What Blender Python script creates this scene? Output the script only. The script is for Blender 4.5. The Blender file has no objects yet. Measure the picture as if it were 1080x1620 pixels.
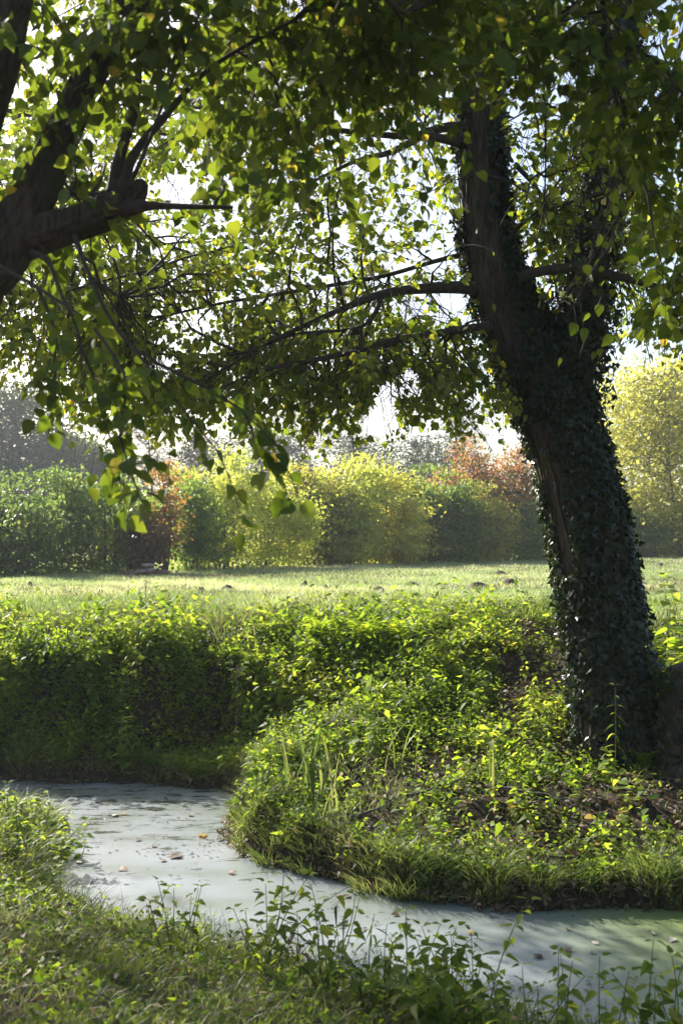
import bpy, math, random
import numpy as np
from mathutils import Matrix, Vector

rng = np.random.default_rng(7)
random.seed(7)
SC = bpy.context.scene
COL = SC.collection
R = math.radians

# ------------------------------------------------------------------ camera, sky, sun, exposure
EYE = 2.4            # metres above the pond
FPX = 1700.0         # focal length in pixels of the 1080 x 1620 photograph
HORIZON = 850.0
cam_d = bpy.data.cameras.new('camera')
cam = bpy.data.objects.new('camera', cam_d)
COL.objects.link(cam)
cam.location = (0, 0, EYE)
cam.rotation_euler = (R(90), 0, 0)
cam_d.sensor_fit = 'VERTICAL'
cam_d.sensor_height = 36.0
cam_d.sensor_width = 24.0
cam_d.lens = 36.0 * FPX / 1620.0
cam_d.shift_y = (HORIZON - 810.0) / 1620.0
cam_d.clip_start = 0.05
cam_d.clip_end = 2000
cam_d.dof.use_dof = True
cam_d.dof.focus_distance = 9.6
cam_d.dof.aperture_fstop = 4.0
SC.camera = cam

SUN_AZ = 40.0        # degrees to the left of the view direction
SUN_EL = 33.0
world = bpy.data.worlds.new('World')
SC.world = world
world.use_nodes = True
wn = world.node_tree.nodes
wl = world.node_tree.links
wn.clear()
wo = wn.new('ShaderNodeOutputWorld')
wb = wn.new('ShaderNodeBackground')
ws = wn.new('ShaderNodeTexSky')
ws.sky_type = 'NISHITA'
ws.sun_disc = False
ws.sun_elevation = R(SUN_EL)
ws.sun_rotation = R(-SUN_AZ)
ws.air_density = 1.0
ws.dust_density = 2.6
ws.ozone_density = 1.0
wb.inputs['Strength'].default_value = 0.105
wl.new(ws.outputs[0], wb.inputs['Color'])
wl.new(wb.outputs[0], wo.inputs['Surface'])

sun_d = bpy.data.lights.new('sun', 'SUN')
sun_d.energy = 5.0
sun_d.angle = R(0.55)
sun_d.color = (1.0, 0.945, 0.85)
sun = bpy.data.objects.new('sun', sun_d)
COL.objects.link(sun)
TO_SUN = Vector((-math.sin(R(SUN_AZ)) * math.cos(R(SUN_EL)), math.cos(R(SUN_AZ)) * math.cos(R(SUN_EL)), math.sin(R(SUN_EL))))
sun.rotation_euler = TO_SUN.to_track_quat('Z', 'Y').to_euler()
sun.location = (-20, 30, 25)

HAZE = 0.0008        # density of the air
SC.view_settings.view_transform = 'Standard'
SC.view_settings.look = 'None'
SC.view_settings.exposure = 1.25
SC.view_settings.gamma = 1.0
SC.view_settings.use_curve_mapping = False
SC.render.engine = 'CYCLES'
SC.cycles.use_denoising = True
SC.cycles.max_bounces = 8
SC.cycles.diffuse_bounces = 4
SC.cycles.transmission_bounces = 6
SC.cycles.sample_clamp_indirect = 6.0
SC.cycles.caustics_reflective = False
SC.cycles.caustics_refractive = False


# ------------------------------------------------------------------ small maths
def at(px, py, Y):
    """the point Y metres ahead that is seen at a pixel of the photograph"""
    return np.array(((px - 540.0) * Y / FPX, Y, EYE - (py - HORIZON) * Y / FPX))


def project(P):
    Y = np.maximum(P[:, 1], 0.05)
    return 540.0 + P[:, 0] * FPX / Y, HORIZON - (P[:, 2] - EYE) * FPX / Y


def norm(v):
    return v / np.maximum(np.linalg.norm(v, axis=-1, keepdims=True), 1e-9)


def hash2(ix, iy, seed):
    h = (ix.astype(np.int64) * 374761393 + iy.astype(np.int64) * 668265263 + seed * 1442695041) & 0x7fffffff
    h = ((h ^ (h >> 13)) * 1274126177) & 0x7fffffff
    h = h ^ (h >> 16)
    return (h & 0xffff) / 65535.0


def vnoise(x, y, seed=0):
    ix = np.floor(x); iy = np.floor(y)
    fx = x - ix; fy = y - iy
    fx = fx * fx * (3 - 2 * fx); fy = fy * fy * (3 - 2 * fy)
    a = hash2(ix, iy, seed); b = hash2(ix + 1, iy, seed)
    c = hash2(ix, iy + 1, seed); d = hash2(ix + 1, iy + 1, seed)
    return (a * (1 - fx) + b * fx) * (1 - fy) + (c * (1 - fx) + d * fx) * fy


def fbm(x, y, seed=0, octv=3):
    s = 0; a = 0.5; t = 0
    for i in range(octv):
        s = s + a * vnoise(x, y, seed + i * 17); t += a
        x = x * 2.03; y = y * 2.03; a *= 0.5
    return s / t


def sstep(a, b, x):
    t = np.clip((x - a) / (b - a), 0, 1)
    return t * t * (3 - 2 * t)


# ------------------------------------------------------------------ objects
def link(o):
    COL.objects.link(o)
    return o


def tag(o, label=None, cat=None, group=None, kind=None):
    if label: o['label'] = label
    if cat: o['category'] = cat
    if group: o['group'] = group
    if kind: o['kind'] = kind
    return o


def thing(name, label, cat, loc, group=None):
    o = link(bpy.data.objects.new(name, None))
    o.location = tuple(float(c) for c in loc)
    o.empty_display_size = 0.1
    return tag(o, label, cat, group)


def mesh_from(name, V, T, mat=None, tint=None, smooth=False, uv=None):
    V = np.ascontiguousarray(V, dtype=np.float32).reshape(-1, 3)
    T = np.ascontiguousarray(T, dtype=np.int32).reshape(-1, 3)
    me = bpy.data.meshes.new(name)
    me.vertices.add(len(V)); me.vertices.foreach_set('co', V.ravel())
    me.loops.add(T.size); me.loops.foreach_set('vertex_index', T.ravel())
    me.polygons.add(len(T))
    me.polygons.foreach_set('loop_start', np.arange(0, T.size, 3, dtype=np.int32))
    me.polygons.foreach_set('loop_total', np.full(len(T), 3, dtype=np.int32))
    if smooth:
        me.polygons.foreach_set('use_smooth', np.ones(len(T), dtype=bool))
    a = me.attributes.new('tint', 'FLOAT', 'POINT')
    a.data.foreach_set('value', np.ascontiguousarray(np.zeros(len(V)) if tint is None else tint, dtype=np.float32))
    me.update(calc_edges=True)
    if mat: me.materials.append(mat)
    return me


def obj(name, V, T, mat, parent=None, base=None, tint=None, smooth=False, kind=None):
    V = np.asarray(V, dtype=float).reshape(-1, 3)
    if base is not None: V = V - np.asarray(base, dtype=float)
    o = link(bpy.data.objects.new(name, mesh_from(name, V, T, mat, tint, smooth)))
    if parent is not None: o.parent = parent
    elif base is not None: o.location = tuple(float(c) for c in base)
    if kind: o['kind'] = kind
    return o


def join(*parts):
    Vs, Ts, Cs, n = [], [], [], 0
    for p in parts:
        Vs.append(np.asarray(p[0]).reshape(-1, 3)); Ts.append(np.asarray(p[1]).reshape(-1, 3) + n)
        Cs.append(p[2] if len(p) > 2 else np.zeros(len(Vs[-1])))
        n += len(Vs[-1])
    return np.concatenate(Vs), np.concatenate(Ts), np.concatenate(Cs)


# ------------------------------------------------------------------ leaf shapes (base at origin, tip towards +y, length 1)
def lime_shape(pet=True):
    half = [(0.20, -0.04), (0.43, 0.14), (0.46, 0.42), (0.27, 0.74)]
    V = [(0, 0, 0), (0, .5, -.02), (0, 1.06, -.20)]
    for s in (1, -1):
        for x, y in half: V.append((s * x, y, .22 * abs(x) - .16 * y * y))
    T = []
    for k, f in ((3, False), (7, True)):
        r0, r1, r2, r3 = k, k + 1, k + 2, k + 3
        for t in ((0, r0, r1), (0, r1, 1), (1, r1, r2), (1, r2, r3), (1, r3, 2)):
            T.append(t[::-1] if f else t)
    if pet:
        n = len(V); V += [(-.012, .02, 0), (.012, .02, 0), (0, -.42, .06)]; T.append((n, n + 2, n + 1))
    return np.array(V, float), np.array(T)


def lime_low():
    V = [(0, 0, 0), (0, .45, -.02), (0, 1.0, -.12), (.40, .02, .08), (.42, .5, .05), (-.40, .02, .08), (-.42, .5, .05)]
    T = [(0, 3, 1), (3, 4, 1), (1, 4, 2), (0, 1, 5), (5, 1, 6), (1, 2, 6)]
    return np.array(V, float), np.array(T)


def nettle_shape():
    half = [(.20, .05), (.30, .25), (.235, .33), (.25, .48), (.17, .55), (.165, .7), (.09, .78)]
    V = [(0, 0, 0), (0, .4, -.03), (0, 1, -.22)]
    for s in (1, -1):
        for x, y in half: V.append((s * x, y, .28 * abs(x) - .22 * y * y))
    T = []
    for k, f in ((3, False), (10, True)):
        seq = [(0, k, 1), (1, k, k + 1), (1, k + 1, k + 2), (1, k + 2, k + 3), (1, k + 3, k + 4), (1, k + 4, k + 5), (1, k + 5, k + 6), (1, k + 6, 2)]
        for t in seq: T.append(t[::-1] if f else t)
    return np.array(V, float), np.array(T)


def ovate_low():
    V = [(0, 0, 0), (.27, .3, .05), (0, .45, -.03), (-.27, .3, .05), (0, 1, -.15)]
    T = [(0, 1, 2), (0, 2, 3), (1, 4, 2), (2, 4, 3)]
    return np.array(V, float), np.array(T)


def round_low():
    V = [(0, 0, 0), (.38, .1, .07), (.42, .5, .04), (0, .5, -.03), (-.38, .1, .07), (-.42, .5, .04), (0, .95, -.08)]
    T = [(0, 1, 3), (1, 2, 3), (2, 6, 3), (0, 3, 4), (4, 3, 5), (3, 6, 5)]
    return np.array(V, float), np.array(T)


def ivy_shape():
    half = [(.30, -.08), (.52, .22), (.26, .38), (.20, .62)]
    V = [(0, 0, 0), (0, .35, .03), (0, 1, -.10)]
    for s in (1, -1):
        for x, y in half: V.append((s * x, y, -.10 * abs(x) - .05 * y))
    T = []
    for k, f in ((3, False), (7, True)):
        for t in ((0, k, k + 1), (0, k + 1, 1), (1, k + 1, k + 2), (1, k + 2, k + 3), (1, k + 3, 2)):
            T.append(t[::-1] if f else t)
    return np.array(V, float), np.array(T)


def willow_shape():
    V = [(0, 0, 0), (.075, .25, .02), (0, .3, -.01), (-.075, .25, .02), (.06, .6, -.06), (0, .6, -.08), (-.06, .6, -.06), (0, 1, -.28)]
    T = [(0, 1, 2), (0, 2, 3), (1, 4, 2), (2, 4, 5), (2, 5, 3), (3, 5, 6), (4, 7, 5), (5, 7, 6)]
    return np.array(V, float), np.array(T)


def diamond():
    return np.array([(0, 0, 0), (.36, .45, .08), (0, 1, -.1), (-.36, .45, .08)], float), np.array([(0, 1, 2), (0, 2, 3)])


LIME, LIME_LOW, NETTLE, OVATE, ROUND, IVY, WILLOW, DIAMOND = (lime_shape(), lime_low(), nettle_shape(), ovate_low(), round_low(), ivy_shape(), willow_shape(), diamond())


def frames(D, N):
    D = norm(D)
    N = norm(N - (N * D).sum(-1, keepdims=True) * D)
    X = np.cross(D, N)
    return X, D, N


def scatter(tmpl, P, D, N, S, tint):
    """one mesh of many leaves: positions, tip directions, normals, sizes"""
    tv, tt = tmpl
    X, D, N = frames(D, N)
    n, k = len(P), len(tv)
    X = X * (.78 + .36 * rng.random((n, 1))); N = N * rng.uniform(.3, 2.0, (n, 1))
    V = (P[:, None, :] + S[:, None, None] * (tv[None, :, 0:1] * X[:, None, :] + tv[None, :, 1:2] * D[:, None, :] + tv[None, :, 2:3] * N[:, None, :]))
    T = tt[None, :, :] + (np.arange(n) * k)[:, None, None]
    return V.reshape(-1, 3), T.reshape(-1, 3), np.repeat(tint, k)


_LEAFMESH = {}


def leaf_mesh(tmpl, mat, name='leaf'):
    key = (id(tmpl), mat.name)
    if key not in _LEAFMESH:
        _LEAFMESH[key] = mesh_from(name, tmpl[0], tmpl[1], mat, np.zeros(len(tmpl[0])))
    return _LEAFMESH[key]


def leaf_objects(tmpl, mat, P, D, N, S, parent, base, name='leaf'):
    me = leaf_mesh(tmpl, mat, name)
    X, D, N = frames(D, N)
    base = np.asarray(base, float)
    for i in range(len(P)):
        o = bpy.data.objects.new(name, me)
        COL.objects.link(o)
        o.parent = parent
        s = float(S[i]); p = P[i] - base
        X[i] *= .78 + .36 * rng.random(); N[i] *= rng.uniform(.3, 2.0)
        o.matrix_basis = Matrix(((X[i, 0] * s, D[i, 0] * s, N[i, 0] * s, p[0]), (X[i, 1] * s, D[i, 1] * s, N[i, 1] * s, p[1]),
                                 (X[i, 2] * s, D[i, 2] * s, N[i, 2] * s, p[2]), (0, 0, 0, 1)))


# ------------------------------------------------------------------ tubes
def tubes(C, r0, r1, sides=4, power=1.0):
    """many tapered tubes at once; C is (n, K, 3)"""
    n, K, _ = C.shape
    Tn = norm(np.gradient(C, axis=1))
    ref = np.where(np.abs(Tn[..., 2:3]) > .9, np.array((1., 0, 0)), np.array((0, 0, 1.)))
    U = norm(np.cross(Tn, ref)); W = np.cross(Tn, U)
    t = np.linspace(0, 1, K)[None, :] ** power
    rr = np.asarray(r0)[:, None] * (1 - t) + np.asarray(r1)[:, None] * t
    a = np.arange(sides) / sides * 2 * np.pi
    V = C[:, :, None, :] + rr[:, :, None, None] * (np.cos(a)[None, None, :, None] * U[:, :, None, :] + np.sin(a)[None, None, :, None] * W[:, :, None, :])
    i = np.arange(K - 1)[:, None] * sides; j = np.arange(sides)[None, :]; jn = (j + 1) % sides
    q = np.stack([i + j, i + jn, i + sides + jn, i + sides + j], -1).reshape(-1, 4)
    tri = np.concatenate([q[:, [0, 1, 2]], q[:, [0, 2, 3]]])
    T = tri[None] + (np.arange(n) * K * sides)[:, None, None]
    return V.reshape(-1, 3), T.reshape(-1, 3), np.repeat(rng.random(n), K * sides)


def spline(pts, n):
    """smooth curve through points, evenly resampled"""
    p = np.asarray(pts, float)
    if len(p) < 3:
        t = np.linspace(0, 1, n)[:, None]
        return p[0] * (1 - t) + p[-1] * t
    q = np.vstack([2 * p[0] - p[1], p, 2 * p[-1] - p[-2]])
    out = []
    for i in range(len(p) - 1):
        a, b, c, d = q[i], q[i + 1], q[i + 2], q[i + 3]
        t = np.linspace(0, 1, 12, endpoint=False)[:, None]
        out.append(.5 * ((2 * b) + (c - a) * t + (2 * a - 5 * b + 4 * c - d) * t ** 2 + (3 * b - a - 3 * c + d) * t ** 3))
    out.append(p[-1:])
    c = np.vstack(out)
    s = np.concatenate([[0], np.cumsum(np.linalg.norm(np.diff(c[:, :3], axis=0), axis=1))])
    u = np.linspace(0, s[-1], n)
    return np.stack([np.interp(u, s, c[:, k]) for k in range(c.shape[1])], -1)


def limb(pts_r, sides=10, rings=28, rough=.06, seed=0, cap=True, ridge=0.0, ridge_n=14, flare=None):
    """a branch or trunk through (x, y, z, radius) points with an uneven, ridged skin"""
    c = spline(pts_r, rings)
    P, rad = c[:, :3], c[:, 3]
    Tn = norm(np.gradient(P, axis=0))
    U = np.zeros_like(P)
    u = np.cross(Tn[0], (0.0, 1.0, 0.0))
    if np.linalg.norm(u) < .2: u = np.cross(Tn[0], (1.0, 0, 0))
    for k in range(rings):
        u = u - Tn[k] * np.dot(u, Tn[k]); u /= np.linalg.norm(u); U[k] = u
    W = np.cross(Tn, U)
    a = np.arange(sides) / sides * 2 * np.pi
    s = np.concatenate([[0], np.cumsum(np.linalg.norm(np.diff(P, axis=0), axis=1))])
    A, Sg = np.meshgrid(a, s)
    ca, sa = np.cos(A), np.sin(A)
    lump = fbm(ca * 1.3 + 7.3 + Sg * 1.1, sa * 1.3 + Sg * .9, seed, 3) - .5
    rr = rad[:, None] * (1 + 2 * rough * lump)
    if ridge > 0:
        w = A / (2 * np.pi) * ridge_n
        wob = (fbm(w * .6, Sg * 2.2, seed + 5) - .5) * 1.6
        x = w + wob
        r1 = np.abs((x % 1) - .5) * 2
        brk = .45 + .55 * vnoise(np.floor(x) * 3.7 + 1.3, Sg * 9.0, seed + 9)
        rr = rr + ridge * (r1 ** .6 - .5) * brk
    if flare is not None: rr = rr + flare(A, Sg)
    V = P[:, None, :] + rr[..., None] * (ca[..., None] * U[:, None, :] + sa[..., None] * W[:, None, :])
    i = np.arange(rings - 1)[:, None] * sides; j = np.arange(sides)[None, :]; jn = (j + 1) % sides
    q = np.stack([i + j, i + jn, i + sides + jn, i + sides + j], -1).reshape(-1, 4)
    T = np.concatenate([q[:, [0, 1, 2]], q[:, [0, 2, 3]]])
    V = V.reshape(-1, 3)
    if cap:
        n = len(V)
        V = np.vstack([V, P[-1] + Tn[-1] * rad[-1] * .5])
        k0 = (rings - 1) * sides
        T = np.vstack([T, np.array([(k0 + j_, k0 + (j_ + 1) % sides, n) for j_ in range(sides)])])
    return V, T


# ------------------------------------------------------------------ materials
def new_mat(name):
    m = bpy.data.materials.new(name); m.use_nodes = True
    nt = m.node_tree; nt.nodes.clear()
    out = nt.nodes.new('ShaderNodeOutputMaterial')
    return m, nt.nodes, nt.links, out


def ramp(nodes, stops, interp='LINEAR'):
    r = nodes.new('ShaderNodeValToRGB'); r.color_ramp.interpolation = interp
    e = r.color_ramp.elements
    while len(e) < len(stops): e.new(.5)
    for el, (p, c) in zip(e, stops):
        el.position = p; el.color = (*c, 1)
    return r


def leaf_mat(name, stops, glow=2.6, mix=.42, rough=.45, spec=.4, warm=(1.10, 1.0, .40), patch=0.0, patch_scale=1.0):
    """leaf: a reflecting face and light passing through; the colour varies from leaf to leaf"""
    m, N, L, out = new_mat(name)
    at_ = N.new('ShaderNodeAttribute'); at_.attribute_name = 'tint'
    oi = N.new('ShaderNodeObjectInfo')
    add = N.new('ShaderNodeMath'); add.operation = 'ADD'
    fr = N.new('ShaderNodeMath'); fr.operation = 'FRACT'
    L.new(at_.outputs['Fac'], add.inputs[0]); L.new(oi.outputs['Random'], add.inputs[1]); L.new(add.outputs[0], fr.inputs[0])
    src = fr.outputs[0]
    if patch > 0:
        geo = N.new('ShaderNodeNewGeometry')
        nz = N.new('ShaderNodeTexNoise'); nz.inputs['Scale'].default_value = patch_scale; nz.inputs['Detail'].default_value = 2
        L.new(geo.outputs['Position'], nz.inputs['Vector'])
        mr = N.new('ShaderNodeMapRange'); mr.inputs[1].default_value = .35; mr.inputs[2].default_value = .65
        L.new(nz.outputs['Fac'], mr.inputs[0])
        mx_ = N.new('ShaderNodeMix'); mx_.data_type = 'FLOAT'; mx_.inputs[0].default_value = patch
        L.new(src, mx_.inputs[2]); L.new(mr.outputs[0], mx_.inputs[3])
        src = mx_.outputs[0]
    rp = ramp(N, stops); L.new(src, rp.inputs['Fac'])
    pb = N.new('ShaderNodeBsdfPrincipled')
    pb.inputs['Roughness'].default_value = rough
    pb.inputs['Specular IOR Level'].default_value = spec
    L.new(rp.outputs['Color'], pb.inputs['Base Color'])
    mul = N.new('ShaderNodeMix'); mul.data_type = 'RGBA'; mul.blend_type = 'MULTIPLY'; mul.inputs[0].default_value = 1.0
    mul.clamp_result = False
    L.new(rp.outputs['Color'], mul.inputs[6]); mul.inputs[7].default_value = (warm[0] * glow, warm[1] * glow, warm[2] * glow, 1)
    tr = N.new('ShaderNodeBsdfTranslucent'); L.new(mul.outputs[2], tr.inputs['Color'])
    mx = N.new('ShaderNodeMixShader'); mx.inputs[0].default_value = mix
    L.new(pb.outputs[0], mx.inputs[1]); L.new(tr.outputs[0], mx.inputs[2]); L.new(mx.outputs[0], out.inputs['Surface'])
    return m


def bark_mat(name, dark, light, scale=1.0, bump=.5, moss=None):
    m, N, L, out = new_mat(name)
    tc = N.new('ShaderNodeTexCoord')
    mp = N.new('ShaderNodeMapping'); mp.inputs['Scale'].default_value = (14 * scale, 14 * scale, 2.2 * scale)
    L.new(tc.outputs['Object'], mp.inputs['Vector'])
    n1 = N.new('ShaderNodeTexNoise'); n1.inputs['Scale'].default_value = 1.6; n1.inputs['Detail'].default_value = 8; n1.inputs['Roughness'].default_value = .62
    L.new(mp.outputs[0], n1.inputs['Vector'])
    rp = ramp(N, [(.3, dark), (.72, light)]); L.new(n1.outputs['Fac'], rp.inputs['Fac'])
    col = rp.outputs['Color']
    if moss:
        n2 = N.new('ShaderNodeTexNoise'); n2.inputs['Scale'].default_value = 3.0; n2.inputs['Detail'].default_value = 5
        L.new(tc.outputs['Object'], n2.inputs['Vector'])
        mr = N.new('ShaderNodeMapRange'); mr.inputs[1].default_value = .5; mr.inputs[2].default_value = .68; mr.inputs[4].default_value = .75
        L.new(n2.outputs['Fac'], mr.inputs[0])
        mm = N.new('ShaderNodeMix'); mm.data_type = 'RGBA'; mm.inputs[7].default_value = (*moss, 1)
        L.new(mr.outputs[0], mm.inputs[0]); L.new(col, mm.inputs[6]); col = mm.outputs[2]
    pb = N.new('ShaderNodeBsdfPrincipled'); pb.inputs['Roughness'].default_value = .88; pb.inputs['Specular IOR Level'].default_value = .25
    L.new(col, pb.inputs['Base Color'])
    bp = N.new('ShaderNodeBump'); bp.inputs['Strength'].default_value = bump; bp.inputs['Distance'].default_value = .02
    L.new(n1.outputs['Fac'], bp.inputs['Height']); L.new(bp.outputs[0], pb.inputs['Normal'])
    L.new(pb.outputs[0], out.inputs['Surface'])
    return m


def plain_mat(name, c0, c1, scale=20, rough=.85, bump=.3):
    m, N, L, out = new_mat(name)
    tc = N.new('ShaderNodeTexCoord')
    n1 = N.new('ShaderNodeTexNoise'); n1.inputs['Scale'].default_value = scale; n1.inputs['Detail'].default_value = 6
    L.new(tc.outputs['Object'], n1.inputs['Vector'])
    rp = ramp(N, [(.32, c0), (.68, c1)]); L.new(n1.outputs['Fac'], rp.inputs['Fac'])
    pb = N.new('ShaderNodeBsdfPrincipled'); pb.inputs['Roughness'].default_value = rough
    L.new(rp.outputs['Color'], pb.inputs['Base Color'])
    bp = N.new('ShaderNodeBump'); bp.inputs['Strength'].default_value = bump; bp.inputs['Distance'].default_value = .01
    L.new(n1.outputs['Fac'], bp.inputs['Height']); L.new(bp.outputs[0], pb.inputs['Normal'])
    L.new(pb.outputs[0], out.inputs['Surface'])
    return m


GREEN = [(0, (.042, .072, .012)), (.35, (.062, .10, .016)), (.7, (.09, .13, .022)), (.982, (.12, .15, .025)), (.99, (.30, .25, .05)), (1, (.34, .27, .06))]
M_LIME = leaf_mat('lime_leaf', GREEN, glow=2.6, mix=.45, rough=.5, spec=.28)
M_LIME_FAR = leaf_mat('lime_leaf_sun_tint', [(0, (.052, .085, .014)), (.4, (.082, .12, .019)), (.85, (.13, .158, .028)), (.97, (.17, .18, .03)), (1, (.30, .26, .05))], glow=3.3, mix=.54)  # brighter copy of the lime leaf, backlit sunshine put into its colour
M_IVY = leaf_mat('ivy_leaf', [(0, (.008, .018, .006)), (.6, (.015, .030, .008)), (1, (.030, .052, .013))], glow=2.0, mix=.25, rough=.33, spec=.42)
M_COVER = leaf_mat('low_leaf', [(0, (.035, .07, .011)), (.35, (.075, .13, .018)), (.7, (.14, .195, .035)), (.95, (.20, .23, .05)), (1, (.30, .25, .05))], glow=3.0, mix=.52, rough=.55, spec=.22, patch=.35, patch_scale=.9)
M_NETTLE = leaf_mat('nettle_leaf', [(0, (.06, .11, .015)), (.6, (.14, .20, .03)), (1, (.21, .24, .05))], glow=2.9, mix=.5, rough=.55, spec=.25)
M_GRASS = leaf_mat('grass_blade', [(0, (.05, .085, .022)), (.45, (.095, .135, .04)), (.75, (.17, .19, .08)), (1, (.32, .28, .17))], glow=2.3, mix=.42, warm=(1.0, 1.0, .55), patch=.3, patch_scale=1.3)
M_MEADOW = leaf_mat('meadow_grass_blade', [(0, (.14, .20, .09)), (.5, (.24, .29, .16)), (.8, (.34, .36, .24)), (1, (.41, .38, .29))], glow=2.4, mix=.40, warm=(1.0, 1.0, .62), patch=.5, patch_scale=.35)
M_THATCH = leaf_mat('dry_grass_blade', [(0, (.12, .085, .055)), (.6, (.20, .155, .10)), (1, (.30, .25, .16))], glow=1.5, mix=.25, warm=(1.0, 1.0, .8), rough=.7, spec=.15)
M_FERN = leaf_mat('fern_leaf', [(0, (.12, .19, .02)), (1, (.20, .26, .035))], glow=3.0, mix=.52, rough=.55, spec=.2)
M_LITTER = leaf_mat('dry_leaf', [(0, (.05, .032, .018)), (.5, (.10, .065, .035)), (.85, (.17, .12, .07)), (1, (.30, .22, .06))], glow=1.4, mix=.15, rough=.6)
M_YELLOW = leaf_mat('yellow_leaf', [(0, (.42, .26, .03)), (1, (.50, .34, .06))], glow=1.3, mix=.3)
M_BARK = bark_mat('lime_bark', (.025, .018, .012), (.15, .115, .08), 1.3, 1.0)
M_BARK_NEAR = bark_mat('mossy_bark', (.022, .016, .011), (.11, .085, .06), 2.2, 1.0, moss=(.04, .05, .02))
M_TWIG = plain_mat('twig_bark', (.03, .022, .015), (.07, .052, .036), 30)
M_STEM = plain_mat('green_stem', (.06, .08, .025), (.11, .12, .04), 30)
M_DRY = plain_mat('dry_stem', (.12, .085, .06), (.22, .16, .12), 30)
M_EARTH = plain_mat('molehill_earth', (.035, .025, .018), (.10, .07, .05), 18, .95, .8)


# ------------------------------------------------------------------ the lie of the land
POND = np.array([(-14, 10.9), (-3.39, 10.68), (-2.74, 10.6), (-1.78, 10.46), (-1.14, 10.2), (-.87, 9.83), (-.83, 9.07), (-.80, 8.16), (-.41, 7.75), (-.09, 7.63),
                 (.11, 7.42), (.25, 7.18), (.66, 7.03), (1.06, 6.92), (1.47, 6.95), (2.2, 6.92), (4, 7.0), (14, 7.3),
                 (14, 3.4), (3, 4.0), (1.6, 4.7), (.9, 5.1), (0, 5.7), (-.9, 6.2), (-1.7, 6.8), (-2.05, 7.4), (-2.2, 8.2), (-2.35, 8.9), (-2.9, 9.3), (-4, 9.55), (-14, 9.7)], float)


def shore(x, y):
    """signed distance to the pond's edge: positive on land"""
    wx = x + (vnoise(x * 2.1, y * 2.1, 3) - .5) * .22 + (vnoise(x * 6.1, y * 6.1, 4) - .5) * .08
    wy = y + (vnoise(x * 2.1, y * 2.1, 5) - .5) * .16 + (vnoise(x * 6.1, y * 6.1, 6) - .5) * .08
    best = np.full(x.shape, 1e9); inside = np.zeros(x.shape, bool)
    A = POND; B = np.roll(POND, -1, 0)
    for (ax, ay), (bx, by) in zip(A, B):
        dx, dy = bx - ax, by - ay
        t = np.clip(((wx - ax) * dx + (wy - ay) * dy) / (dx * dx + dy * dy), 0, 1)
        best = np.minimum(best, (wx - ax - t * dx) ** 2 + (wy - ay - t * dy) ** 2)
        c = (ay > wy) != (by > wy)
        with np.errstate(divide='ignore', invalid='ignore'):
            inside ^= c & (wx < (bx - ax) * (wy - ay) / (by - ay if by != ay else 1e-9) + ax)
    d = np.sqrt(best)
    return np.where(inside, -d, d)


MID_X = [-14, -3.4, -2.5, -1.6, -1.1, -.4, .4, 1.5, 4, 14]
MID_Y = [10.2, 10.0, 9.75, 8.6, 7.6, 6.8, 6.4, 5.8, 5.5, 5.4]


def near_side(x, y):
    return y < np.interp(x, MID_X, MID_Y)


def height(x, y, d=None):
    x = np.asarray(x, float); y = np.asarray(y, float)
    if d is None: d = shore(x, y)
    lump = (fbm(x * 1.3, y * 1.3, 11) - .5) * .22 + (fbm(x * 4.7, y * 4.7, 12) - .5) * .09
    crest = ((fbm(x * .8, x * 0 + 2.0, 15) - .5) * 2.0 + (fbm(x * 2.3, y * 1.2, 16) - .5) * .9) * sstep(10.3, 11.2, y)
    yo = y; y = y + crest
    left = np.interp(y, [10.2, 10.6, 11.0, 11.4, 11.8, 12.5, 13.3, 14, 16], [.05, .14, .60, .99, 1.19, 1.33, 1.41, 1.45, 1.47])
    right = np.interp(y, [6.8, 7.4, 8.5, 9.5, 10.5, 11.8, 12.9, 14.5], [.10, .2, .34, .52, .80, 1.22, 1.40, 1.47])
    y = yo
    up = sstep(9.7, 10.8, y)
    k = sstep(-1.3, -.6, x) * (1 - up) + sstep(-1.0, .7, x) * up
    far = left * (1 - k) + right * k
    far = np.minimum(far, .06 + np.maximum(d, 0) * 1.5)
    cap = np.where(y > 6.2, np.maximum(.8 - (y - 6.2) * .55, .26), .8)
    near = np.minimum(.07 + np.maximum(d, 0) * .31, cap)
    z = np.where(near_side(x, y), near, far)
    damp = np.clip(d / .7, 0, 1) * np.where(y > 15, .45, 1.0)
    z = z + lump * damp
    z = np.where(d < 0, np.maximum(-.35, d * 1.2), z)
    return z


def h1(x, y):
    return float(height(np.array([x]), np.array([y]))[0])


def spread(a, b, fine, lo, hi):
    """grid lines: fine between a and b, widening out to lo and hi"""
    c = list(np.arange(a, b + 1e-6, fine))
    s = fine; v = a
    while v > lo:
        s *= 1.18; v -= s; c.insert(0, v)
    s = fine; v = b
    while v < hi:
        s *= 1.18; v += s; c.append(v)
    return np.array(c)


gx = spread(-5.2, 6.0, .055, -130, 130)
gy = spread(2.2, 15.5, .055, -40, 210)
GX, GY = np.meshgrid(gx, gy)
GZ = height(GX.ravel(), GY.ravel()).reshape(GX.shape)
nx, ny = len(gx), len(gy)
i = np.arange(ny - 1)[:, None] * nx; j = np.arange(nx - 1)[None, :]
q = np.stack([i + j, i + j + 1, i + nx + j + 1, i + nx + j], -1).reshape(-1, 4)


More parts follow.
